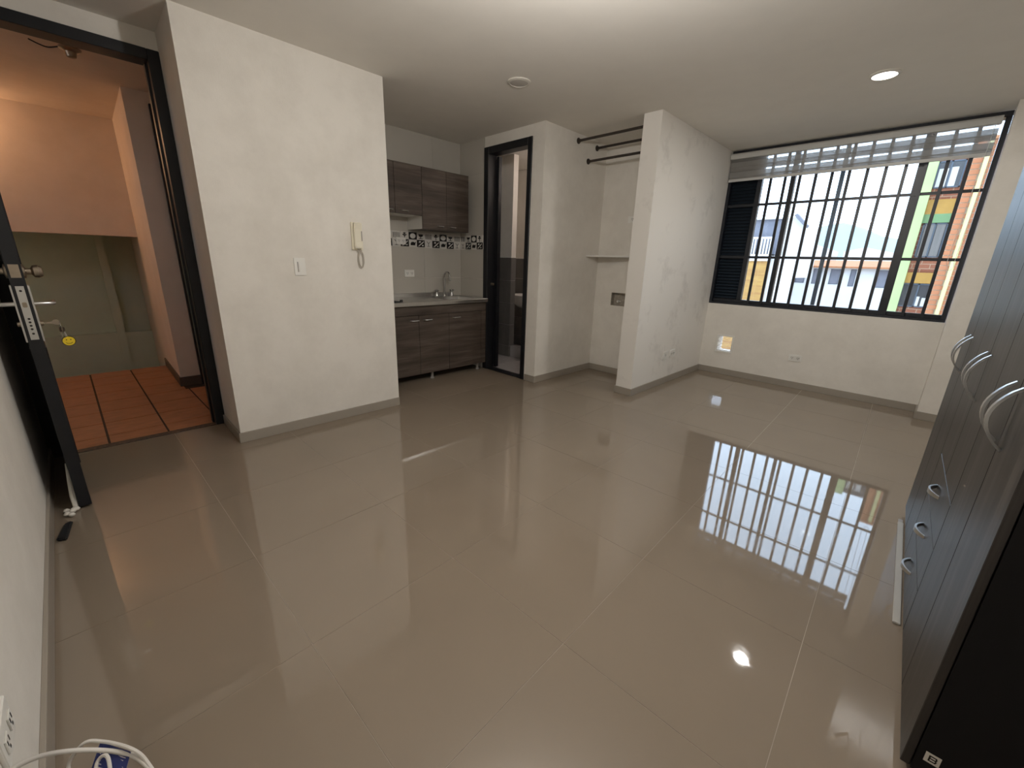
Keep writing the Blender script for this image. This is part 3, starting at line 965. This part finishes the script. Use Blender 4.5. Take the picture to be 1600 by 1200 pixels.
for s in (-1, 1):
    kn = MB().lathe([(0.030, 0), (0.030, 0.006), (0.014, 0.010), (0.014, 0.024), (0.026, 0.032), (0.028, 0.046), (0.020, 0.058), (0.001, 0.061)],
                    (LW - 0.065, 0.0225 * s, 1.150), (0, s, 0), n=20).build('knob', M['brass'], door, org=(0, 0, 0), smooth=True)
    y0, y1 = (0.0225, 0.0285) if s > 0 else (-0.0285, -0.0225)
    es = B(LW - 0.052, LW - 0.008, y0, y1, 0.845, 1.095).build('escutcheon', M['satin'], door, org=(0, 0, 0), bevel=0.0025)
    MB().tube([(LW - 0.03, 0.028 * s, 1.012), (LW - 0.03, 0.078 * s, 1.012), (LW - 0.036, 0.086 * s, 1.012), (LW - 0.15, 0.090 * s, 1.010)], [0.010, 0.009, 0.009, 0.008], 10) \
        .build('lever', M['satin'], es, org=(0, 0, 0), smooth=True)
    MB().lathe([(0.011, 0), (0.011, 0.010)], (LW - 0.03, 0.0285 * s, 0.925), (0, s, 0), n=14).build('lock_cylinder', M['brass'], es, org=(0, 0, 0), smooth=True)
m = MB().tube([(LW - 0.10, -0.027, 0.22), (LW - 0.07, -0.03, 0.14), (LW - 0.03, -0.033, 0.07), (LW - 0.008, -0.034, 0.018)], [0.002, 0.008, 0.012, 0.010], 8)
m.build('weather_strip', M['foam'], door, org=(0, 0, 0), smooth=True)

LM = Matrix.Translation((-0.455, -0.2905, 0)) @ Matrix.Rotation(LA, 4, 'Z')
kc = LM @ Vector((LW - 0.03, 0.041, 0.925))
key = thing('keyring', 'bunch of keys with a round yellow fob hanging from the door lock', 'keys', tuple(kc), rz=LA)
m = MB().box(-0.001, 0.001, 0.0, 0.026, -0.004, 0.004)
m.lathe([(0.013, -0.0012), (0.013, 0.0012)], (0, 0.036, 0), (1, 0, 0), n=16)
m.build('key', M['brass'], key, org=(0, 0, 0))
MB().tube([(0.012 * math.sin(t), 0.047, -0.012 - 0.014 * math.cos(t)) for t in [k * 2 * PI / 18 for k in range(19)]], 0.0013, 6).build('split_ring', M['chrome'], key, org=(0, 0, 0), smooth=True)
for k, (dx, a) in enumerate(((0.006, 0.5), (-0.004, -0.3))):
    m = MB()
    m.lathe([(0.012, -0.0012), (0.012, 0.0012)], (dx, 0.047 + 0.012 * math.sin(a), -0.034), (0.4, 1, 0), n=14)
    m.box(dx - 0.004, dx + 0.004, 0.046 + 0.012 * math.sin(a), 0.048 + 0.012 * math.sin(a), -0.072, -0.044)
    m.build('key', M['brass'], key, org=(0, 0, 0))
MB().tube([(0.002, 0.050, -0.026), (0.004, 0.054, -0.045), (0.006, 0.058, -0.066)], 0.0018, 6).build('chain', M['chrome'], key, org=(0, 0, 0), smooth=True)
fob = MB().lathe([(0.023, -0.002), (0.023, 0.002)], (0.006, 0.060, -0.088), (1, 0, 0), n=28).build('fob_rim', M['dark_hole'], key, org=(0, 0, 0), smooth=True)
fy = MB().lathe([(0.0205, -0.0026), (0.0205, 0.0026)], (0.006, 0.060, -0.088), (1, 0, 0), n=28).build('fob_face', M['yellow'], key, org=(0, 0, 0), smooth=True)
m = MB()
for yy in (-0.007, 0.007):
    m.lathe([(0.0024, 0), (0.0024, 0.0005)], (0.0086, 0.060 + yy, -0.082), (1, 0, 0), n=10)
m.tube([(0.0088, 0.060 + 0.0125 * math.sin(t), -0.088 - 0.0125 * math.cos(t)) for t in [-1.0 + k * 0.2 for k in range(11)]], 0.0011, 6)
m.build('fob_print', M['dark_hole'], fy, org=(0, 0, 0))

tag(MB().prism([(0.500, -0.276), (0.512, -0.304), (0.645, -0.326), (0.664, -0.292)], 0.0, 0.016).build('door_wedge', M['rubber'], org=(0.58, -0.30, 0), bevel=0.005),
    'small black rubber door wedge lying on the floor by the near wall', 'wedge')
sc_ = MB()
rng = random.Random(3)
for k in range(6):
    c = (0.385 + rng.uniform(-0.015, 0.045), -0.278 + rng.uniform(-0.02, 0.02), 0.010 + rng.uniform(-0.001, 0.003))
    sc_.lathe([(0.003, -0.010), (0.011, -0.005), (0.013, 0.002), (0.006, 0.010)], c, (rng.uniform(-.4, .4), rng.uniform(-.4, .4), 1), n=9)
tag(sc_.build('foam_scrap', M['foam'], org=(0.40, -0.278, 0), smooth=True), 'crumpled white foam scrap at the foot of the open black door', 'scrap')

# ================================================================== EXTENSION CORD
ec = thing('extension_cord', 'coiled white extension cord with a blue warning tag on the floor', 'cord', (1.96, -0.19, 0))


def smooth_path(pts, n=8):
    pts = [Vector(p) for p in pts]
    out = []
    for i in range(len(pts) - 1):
        p0, p1, p2, p3 = pts[max(i - 1, 0)], pts[i], pts[i + 1], pts[min(i + 2, len(pts) - 1)]
        for k in range(n):
            t = k / n
            out.append(0.5 * ((2 * p1) + (-p0 + p2) * t + (2 * p0 - 5 * p1 + 4 * p2 - p3) * t * t + (-p0 + 3 * p1 - 3 * p2 + p3) * t ** 3))
    return out + [pts[-1]]


MB().tube(smooth_path([(2.20, -0.275, 0.36), (2.087, -0.286, 0.28), (1.945, -0.272, 0.134), (1.94, -0.210, 0.07), (1.993, -0.148, 0.040), (2.06, -0.118, 0.012), (2.16, -0.10, 0.0052), (2.26, -0.14, 0.0052), (2.28, -0.2, 0.0052)]), 0.0052, 10) \
    .build('cable', M['cable'], ec, smooth=True)
MB().tube(smooth_path([(2.12, -0.21, 0.004), (2.0, -0.235, 0.006), (1.906, -0.266, 0.026), (1.905, -0.232, 0.075), (1.922, -0.198, 0.066), (1.985, -0.150, 0.060), (2.02, -0.128, 0.03), (2.08, -0.12, 0.005), (2.2, -0.16, 0.004)]), 0.004, 8) \
    .build('cable', M['cable'], ec, smooth=True)
MB().tube(smooth_path([(2.10, -0.235, 0.004), (2.02, -0.225, 0.02), (1.962, -0.212, 0.052), (1.972, -0.192, 0.066), (2.03, -0.19, 0.05), (2.12, -0.20, 0.004)]), 0.004, 8) \
    .build('cable', M['cable'], ec, smooth=True)
T0, T1, T2, T3 = Vector((1.918, -0.202, 0.066)), Vector((1.984, -0.152, 0.050)), Vector((2.02, -0.176, 0.012)), Vector((1.952, -0.230, 0.022))
nt_ = (T1 - T0).cross(T3 - T0).normalized()
if nt_.z < 0:
    nt_ = -nt_
tg = MB().extrude([T0, T1, T2, T3], nt_ * 0.0008).build('tag', M['blue_tag'], ec)
m = MB()
for k in range(7):
    f = 0.22 + 0.1 * k
    a, b = T0.lerp(T3, f), T1.lerp(T2, f)
    for s0_, s1_ in ((0.10, 0.36), (0.40, 0.62), (0.66, 0.90 - 0.05 * (k % 3))):
        p, q = a.lerp(b, s0_) + nt_ * 0.0008, a.lerp(b, s1_) + nt_ * 0.0008
        dn = (T3 - T0).normalized() * 0.0016
        m.extrude([p, q, q + dn, p + dn], nt_ * 0.0003)
m.build('tag_print', M['cable'], tg)

# ================================================================== BATHROOM
bx0, bx1, by0, by1 = -1.45, XP - 0.10, YB + 0.1, 4.62
bf = struct(B(bx0, bx1, YB, by1, -0.12, -0.003).build('floor_bathroom', M['dark_grout']), 'pale grey bathroom floor', 'floor')
for i in range(6):
    for j in range(5):
        x0, y0 = bx0 + i * 0.3, YB + 0.02 + j * 0.3
        if x0 < bx1 - 0.05 and y0 < by1 - 0.05:
            B(x0 + 0.001, min(x0 + 0.299, bx1), y0 + 0.001, min(y0 + 0.299, by1), -0.012, 0.0).build('tile', M['bath_floor'], bf)
struct(B(XP - 0.1, XP, YQ + 0.12, by1 + 0.1, 0, H).build('wall_bathroom_right', M['wall']), 'right wall of the bathroom', 'wall')
struct(B(bx0 - 0.1, bx1, by1, by1 + 0.1, 0, H).build('wall_bathroom_back', M['wall']), 'back wall of the bathroom', 'wall')
struct(B(bx0 - 0.1, bx0, YB + 0.1, by1, 0, H).build('wall_bathroom_left', M['wall']), 'left wall of the bathroom', 'wall')
struct(B(bx0 - 0.1, KX, YB + 0.12, YB + 0.2, 0, H).build('wall_bathroom_front', M['wall']), 'bathroom wall behind the kitchen', 'wall')
struct(B(-1.6, XP - 0.1, YB + 0.1, 4.75, H + 0.001, H + 0.1).build('ceiling_bathroom', M['ceiling']), 'bathroom ceiling', 'ceiling')
pt = struct(B(bx0, -0.79, 3.90, 3.98, 0, H).build('wall_shower', M['wall']), 'bathroom partition with grey tile below', 'wall')
tz = 1.305


def bath_tiles(par, fn, u0, u1, step=0.3, rows_=((0, 0.145), (0.147, 0.435), (0.437, 0.725), (0.727, 1.015), (1.017, tz))):
    u = u0
    while u < u1 - 0.02:
        v = min(u + step, u1)
        for z0, z1 in rows_:
            fn(u + 0.001, v - 0.001, z0 + 0.001, z1).build('tile', M['grey_tile'], par)
        u = v


bath_tiles(pt, lambda a, b, c, d: B(a, b, 3.892, 3.90, c, d), bx0, -0.79)
bath_tiles(pt, lambda a, b, c, d: B(-0.79, -0.782, a, b, c, d), 3.892, 3.98)
bb = bpy.data.objects['wall_bathroom_back']
bath_tiles(bb, lambda a, b, c, d: B(a, b, by1 - 0.008, by1, c, d), bx0, bx1)
bwl = bpy.data.objects['wall_bathroom_left']
bath_tiles(bwl, lambda a, b, c, d: B(bx0, bx0 + 0.008, a, b, c, d), YB + 0.2, 3.89)
B(bx0, -0.78, 3.886, 3.90, tz, tz + 0.012).build('tile_trim', M['white_plastic'], pt)
B(bx0, bx1, by1 - 0.014, by1, tz, tz + 0.012).build('tile_trim', M['white_plastic'], bb)
tag(B(-0.782, XP - 0.102, 3.915, 4.005, 0, 0.15).build('shower_kerb', M['bath_floor'], org=(-0.4, 3.95, 0), bevel=0.004), 'low pale kerb on the bathroom floor', 'kerb')

bs = thing('wash_basin', 'white bathroom wash basin with a small faucet', 'basin', (-1.02, by1, 0.62))
prof = []
m = MB()
nn = 24
outer = [(-1.02 + 0.24 * math.cos(t), 4.40 + 0.20 * math.sin(t) if math.sin(t) < 0 else min(by1 - 0.009, 4.40 + 0.30 * math.sin(t))) for t in [2 * PI * k / nn for k in range(nn)]]
cx, cyy = -1.02, 4.42
levels = [(0.35, 0.62), (0.70, 0.68), (0.95, 0.76), (1.0, 0.80), (0.97, 0.805), (0.86, 0.80), (0.70, 0.73), (0.30, 0.70)]
vs = []
for s, z in levels:
    for x, y in outer:
        vs.append((cx + s * (x - cx), cyy + s * (y - cyy), z))
fs = []
for i in range(len(levels) - 1):
    for k in range(nn):
        fs.append((i * nn + k, i * nn + (k + 1) % nn, (i + 1) * nn + (k + 1) % nn, (i + 1) * nn + k))
fs += [tuple(range(nn - 1, -1, -1)), tuple(range((len(levels) - 1) * nn, len(levels) * nn))]
MB().add(vs, fs).build('bowl', M['ceramic'], bs, smooth=True)
MB().tube([(-1.06, 4.56, 0.80), (-1.06, 4.56, 0.88), (-1.06, 4.54, 0.90), (-1.06, 4.47, 0.88)], 0.012, 10).build('faucet', M['chrome'], bs, smooth=True)
MB().tube([(-1.09, 4.56, 0.91), (-1.03, 4.56, 0.91)], 0.007, 8).build('faucet_handle', M['chrome'], bs, smooth=True)
MB().tube([(-1.02, 4.42, 0.63), (-1.02, 4.42, 0.52), (-1.0, 4.47, 0.48), (-1.02, 4.52, 0.52), (-1.02, 4.605, 0.52)], 0.017, 10).build('waste_trap', M['black_metal'], bs, smooth=True)

struct(MB().box(-0.545, -0.475, YB - 0.012, YB + 0.11, 0, 2.405).box(0.090, 0.146, YB - 0.012, YB + 0.11, 0, 2.405).box(-0.475, 0.090, YB - 0.012, YB + 0.11, 2.335, 2.405)
       .box(-0.475, 0.090, YB - 0.004, YB + 0.10, -0.01, 0.012).build('trim_3', M['black_metal'], bevel=0.003, seg=1), 'narrow black frame of the bathroom doorway', 'door frame')
d2 = thing('door_2', 'black bathroom door opened inward, seen edge on', 'door', (-0.45, YB + 0.115, 0), kind='structure')
B(-0.475, -0.440, YB + 0.112, YB + 0.155, 0.015, 2.33).build('hinge_stile', M['black_metal'], d2)
MB().prism([(-0.475, YB + 0.155), (-0.440, YB + 0.155), (-0.975, 3.60), (-1.0, 3.575)], 0.015, 2.33).build('leaf', M['black_metal'], d2)
MB().lathe([(0.016, 0), (0.008, 0.004), (0.008, 0.014), (0.015, 0.020), (0.014, 0.030), (0.001, 0.034)], (-0.475, YB + 0.06, 1.0), (1, 0, 0), n=16).build('knob', M['brass'], d2, smooth=True)


def lamp(name, label, pos, mat, energy, color, drop=0.0):
    t = thing(name, label, 'lamp', pos)
    if drop:  # rose and flex serve only the added room fill
        MB().lathe([(0.05, 0), (0.05, -0.012), (0.02, -0.025)], pos, n=20).build('ceiling_rose', M['white_plastic'], t, smooth=True)
        MB().tube([pos, (pos[0], pos[1], pos[2] - drop)], 0.004, 8).build('flex', M['white_plastic'], t, smooth=True)
        pos = (pos[0], pos[1], pos[2] - drop)
    MB().lathe([(0.03, 0), (0.03, -0.02), (0.018, -0.03), (0.018, -0.05)], pos, n=16).build('holder', M['white_plastic'], t, smooth=True)
    MB().lathe([(0.016, -0.05), (0.034, -0.085), (0.036, -0.10), (0.028, -0.125), (0.001, -0.138)], pos, n=18).build('bulb', M[mat], t, smooth=True)
    ld = bpy.data.lights.new(name + '_glow', 'POINT')
    ld.energy = energy
    ld.color = color
    ld.shadow_soft_size = 0.05
    lo = bpy.data.objects.new(name + '_glow', ld)
    COL.objects.link(lo)
    lo.parent = t
    lo.location = (0, 0, -0.20 - drop)
    return t


lamp('bathroom_fill_bulb', 'added unseen fill bulb on the bathroom ceiling', (0.02, 4.25, H), 'bulb_bath_fill', 6.0, (1.0, 0.86, 0.80))  # added out of view to light the bathroom interior

lamp('room_bulb', 'added unseen fill bulb hung above the near side of the room', (2.2, 1.3, H), 'bulb_room_fill', 57.0, (1.0, 0.955, 0.905), drop=0.22)  # added fill outside the frame, lifts the brightness of the whole room

# ================================================================== HALL AND STAIRWELL
hf = struct(MB().box(-2.86, -0.535, -1.3, 1.7, -0.16, -0.005).build('floor_hall', M['dark_grout']), 'terracotta tile landing outside the entry door', 'floor')
hp = 0.313
for i in range(-9, 1):
    for j in range(-4, 7):
        a = 0.004
        q = [(-0.40 + i * hp, -0.115 + j * hp)]
        x, y = q[0]
        quad = [(x + a, y + a * 1.6), (x + hp - a, y + a * 1.6), (x + hp - a, y + hp - a * 1.6), (x + a, y + hp - a * 1.6)]
        quad = [(-0.55 + ca * (u + 0.55) - sa * (v + 0.115), -0.115 + sa * (u + 0.55) + ca * (v + 0.115)) for u, v in quad]
        p = clip_poly(quad, -2.86, -0.537, -1.28, 0.45 if x + hp / 2 < -1.8 else 1.68)
        if p:
            MB().prism(p, -0.02, 0.001).build('tile', M['terracotta'], hf)
struct(B(-1.95, -1.80, 0.44, 1.7, 0, H).build('wall_hall', M['hall_paint']), 'shaded hall wall facing the entry door', 'wall')
struct(B(-4.1, -1.95, 0.44, 0.56, -2.0, H).build('wall_stair', M['hall_paint']), 'peach-lit side wall of the stairwell', 'wall')
struct(B(-4.1, -0.60, -1.45, -1.3, -2.0, H).build('wall_hall_end', M['hall_paint']), 'end wall of the hall hidden behind the open door', 'wall')
struct(B(-1.8, -0.6, 1.7, 1.8, 0, H).build('wall_hall_far', M['hall_paint']), 'far end wall of the hall corridor', 'wall')
struct(B(-3.20, -3.05, -1.3, 0.44, 1.392, H).build('wall_stair_upper', M['hall_paint']), 'peach upper wall panel over the stairwell', 'wall')
struct(B(-4.1, -3.95, -1.3, 0.44, -2.0, H).build('wall_stair_back', M['hall_daylight_tint']), 'wall deep in the stairwell, tinted for greenish daylight', 'wall')
struct(MB().box(-3.95, -3.84, -1.3, 0.44, -2.0, 0.27).build('wall_stair_ledge', M['hall_daylight_tint']), 'lower ledge of the daylight-tinted stairwell wall', 'wall')
struct(MB().box(-4.1, -2.86, -1.45, 0.56, -2.1, -2.0).box(-2.86, -2.76, -1.45, 0.44, -2.0, -0.16).build('floor_stair', M['hall_paint']), 'bottom of the stairwell below the landing', 'floor')
struct(MB().box(-3.95, -3.82, 0.11, 0.185, -2.0, 1.9).build('trim_4', M['hall_daylight_tint']), 'pale vertical strip at the stairwell corner', 'trim')
struct(B(-4.1, -1.12, -1.45, 1.8, H, H + 0.14).build('ceiling_hall', M['hall_paint']), 'hall ceiling outside the entry door', 'ceiling')
struct(B(-0.60, -0.52, -1.3, -0.55, 0, H).build('wall_hall_near', M['hall_paint']), 'hall wall beside the entry door frame', 'wall')
struct(MB().box(-2.86, -1.80 + 0.012, 0.428, 0.44, 0, 0.09).box(-1.80, -1.788, 0.44, 1.7, 0, 0.09).build('baseboard_hall', M['hall_trim']), 'dark baseboard round the hall wall corner', 'baseboard')
struct(MB().box(-1.80, -1.765, 0.595, 0.655, 0, 2.42).box(-1.80, -1.765, 0.655, 1.5, 2.36, 2.42).build('trim_5', M['black_metal'], bevel=0.003, seg=1),
       'black frame of the neighbouring door in the hall', 'door frame')
struct(B(-1.80, -1.775, 0.655, 1.5, 0, 2.36).build('door_3', M['black_metal']), 'black neighbouring door in the hall', 'door')
sk = thing('ceiling_socket', 'bare lamp socket with loose wires on the hall ceiling', 'lamp socket', (-1.20, 0.15, H))
MB().lathe([(0.055, 0), (0.055, -0.010), (0.030, -0.022), (0.024, -0.05), (0.015, -0.055)], (-1.19, 0.17, H), n=20).build('socket', M['brass'], sk, smooth=True)
MB().tube(smooth_path([(-1.19, 0.12, H - 0.006), (-1.21, 0.07, H - 0.02), (-1.22, 0.03, H - 0.012), (-1.20, -0.01, H - 0.004)]), 0.004, 6).build('wire', M['rubber'], sk, smooth=True)
lamp('hall_bulb', 'warm bare bulb on the hall ceiling beside the stairs', (-2.95, -0.75, H), 'bulb_warm', 11.0, (1.0, 0.60, 0.34))
lamp('stair_fill_bulb', 'added unseen greenish fill bulb in the stairwell', (-3.45, -0.95, 1.0), 'bulb_stair_fill', 0.2, (0.86, 1.0, 0.72))  # added unseen, weak green fill in place of stairwell daylight

# ================================================================== OUTDOORS
ab = thing('apartment_building', 'orange brick apartment block with pale green pillar right outside the window', 'building', (3.4, 10.2, -6.0))
FY = 10.0
B(2.66, 6.5, FY + 0.02, FY + 3.0, -6.0, 3.02).build('wall', M['brick_wall'], ab)
B(2.640, 2.775, FY - 0.12, FY + 0.02, -6.0, 3.02).build('pillar', M['green_paint'], ab)
for k, (z0, z1, mt, nm) in enumerate(((2.21, 2.43, 'orange_paint', 'orange_panel'), (2.075, 2.21, 'green_panel', 'green_panel'), (1.11, 1.285, 'orange_paint', 'orange_panel'))):
    B(2.775, 3.30, FY - 0.03, FY + 0.02, z0, z1).build(nm, M[mt], ab)


def out_window(par, x0, x1, z0, z1, y, frame='grey_frame', pane='out_window', cur=None, split=True):
    f = MB()
    t = 0.02
    f.box(x0, x1, y - 0.02, y, z0, z0 + t).box(x0, x1, y - 0.02, y, z1 - t, z1).box(x0, x0 + t, y - 0.02, y, z0, z1).box(x1 - t, x1, y - 0.02, y, z0, z1)
    if split:
        f.box((x0 + x1) / 2 - t / 2, (x0 + x1) / 2 + t / 2, y - 0.02, y, z0, z1)
    wobj = f.build('window', M[frame], par)
    B(x0 + t, x1 - t, y - 0.006, y, z0 + t, z1 - t).build('pane', M[pane], wobj)
    if cur:
        for a, b, c in cur:
            B(a, b, y - 0.012, y - 0.007, z0 + t, z0 + t + c * (z1 - z0 - 2 * t)).build('curtain', M['curtain' if c > 0.9 else 'out_white'], wobj)
    return wobj


out_window(ab, 2.80, 3.10, 1.53, 2.07, FY, cur=((2.83, 2.94, 1.0), (2.97, 3.07, 1.0)))
out_window(ab, 2.77, 3.09, 2.60, 3.0, FY, cur=((2.80, 2.91, 0.75), (2.94, 3.02, 0.78)))
out_window(ab, 2.76, 3.18, 0.71, 1.105, FY, cur=((2.96, 3.02, 0.45), (3.05, 3.10, 0.4)))
pil = B(3.14, 4.6, 9.24, FY + 0.02, -6.0, 3.08).build('pilaster', M['mortar'], ab)
br0 = None
for r_ in range(38):
    z = 0.30 + r_ * 0.0735
    off = 0.10 if r_ % 2 else 0.0
    for k in range(6):
        x = 3.145 + k * 0.205 - off
        if x < 3.14:
            x0_, wdt = 3.142, 0.09
        else:
            x0_, wdt = x, 0.195
        if x0_ > 4.1:
            continue
        if wdt == 0.195 and br0 is not None:
            link_copy(br0, 'brick', ab, (x0_ - 3.145, 0, z - 0.30))
        else:
            o = B(x0_, x0_ + wdt, 9.228, 9.26, z, z + 0.062).build('brick', M['brick'], ab)
            if wdt == 0.195:
                br0 = o
MB().tube([(3.275, 9.19, -6.0), (3.275, 9.19, 3.06)], 0.026, 10).build('downpipe', M['cream_pipe'], ab, smooth=True)
MB().extrude([(3.14, 9.2, 3.085), (3.14, FY + 3, 3.085), (3.14, FY + 3, 3.20), (3.14, 9.2, 3.13)], (3.3, 0, 0)).build('roof', M['roof_tile'], ab)

lh = thing('gabled_house', 'pale house with slate cladding and white balcony railing left of the view', 'house', (-1.6, 18.5, -6.0))
B(-4.0, -1.25, 18.0, 22, 1.80, 2.45).build('balcony_wall', M['out_grey'], lh)
B(-4.0, -1.25, 18.0, 22, 2.45, 3.02).build('upper_cladding', M['out_grey'], lh)
B(-4.0, -1.20, 17.85, 22, 3.02, 3.06).build('eave', M['out_white'], lh)
MB().extrude([(-1.25, 18.3, 1.0), (-0.55, 18.3, 1.0), (-0.55, 18.3, 2.80), (-0.85, 18.3, 3.10), (-1.25, 18.3, 3.05)], (0, 3, 0)).build('gable_wall', M['out_white'], lh)
MB().extrude([(-0.90, 18.1, 3.14), (-0.48, 18.1, 2.72), (-0.44, 18.1, 2.80), (-0.82, 18.1, 3.20)], (0, 0.35, 0)).build('gable_roof', M['out_grey'], lh)
B(-4.0, -1.25, 17.55, 18.0, -6.0, 1.80).build('lower_wall', M['out_yellow'], lh)
B(-1.25, -0.55, 17.7, 18.3, -6.0, 1.75).build('lower_wall', M['out_white'], lh)
B(-4.0, -1.25, 17.5, 18.0, 1.56, 1.80).build('slab', M['out_white'], lh)
B(-4.0, -1.25, 17.55, 17.60, 2.33, 2.40).build('handrail', M['out_white'], lh)
for k in range(14):
    B(-2.65 + k * 0.10, -2.60 + k * 0.10, 17.55, 17.60, 1.80, 2.33).build('baluster', M['out_white'], lh)

rw = thing('row_houses', 'long white row of houses with a clay tiled roof edge across the street', 'houses', (0, 25, -6.0))
B(-6, 7, 24, 30, -6.0, 1.45).build('wall', M['out_white'], rw)
MB().extrude([(-6, 23.7, 1.43), (-6, 23.7, 1.50), (-6, 25.2, 1.78), (-6, 30, 1.78), (-6, 30, 1.43)], (13, 0, 0)).build('roof', M['roof_tile'], rw)
MB().extrude([(-2.6, 26, 1.7), (-0.9, 26, 1.7), (-0.9, 26, 2.3), (-1.8, 26, 2.62), (-2.6, 26, 2.5)], (0, 3, 0)).build('gable', M['out_white'], rw)
MB().extrude([(-0.4, 27, 1.7), (2.4, 27, 1.7), (2.4, 27, 2.0), (0.4, 27, 2.45), (-0.4, 27, 2.25)], (0, 3, 0)).build('gable', M['out_white'], rw)
for x0, x1, z0, z1 in ((-2.1, -1.88, 0.72, 1.38), (-1.62, -1.25, 0.72, 1.38), (-0.95, -0.62, 0.70, 1.38), (-0.30, 0.05, 0.72, 1.38), (0.42, 0.62, 0.66, 1.38), (1.35, 1.70, 0.66, 1.38)):
    out_window(rw, x0, x1, z0, z1, 24, pane='out_grey', split=False)

hl = MB()
nx, ny = 40, 6
hv = []
rng = random.Random(11)
for j in range(ny + 1):
    for i in range(nx + 1):
        x = -300 + i * 15
        base_h = 40 + 7 * math.sin(i * 0.55) + 4 * math.sin(i * 1.3 + 1) + rng.uniform(-1, 1)
        hv.append((x, 400 + j * 30, -8 + (base_h + 8) * math.sin(min(1, j / ny) * PI / 2)))
hfc = [(j * (nx + 1) + i, j * (nx + 1) + i + 1, (j + 1) * (nx + 1) + i + 1, (j + 1) * (nx + 1) + i) for j in range(ny) for i in range(nx)]
hl.add(hv, hfc)
struct(hl.build('hills', M['hill'], smooth=True), 'hazy pale hills on the horizon', 'hills')
struct(B(-300, 300, 5.6, 600, -6.3, -6.0).build('ground', M['ground']), 'street level far below the window', 'ground')
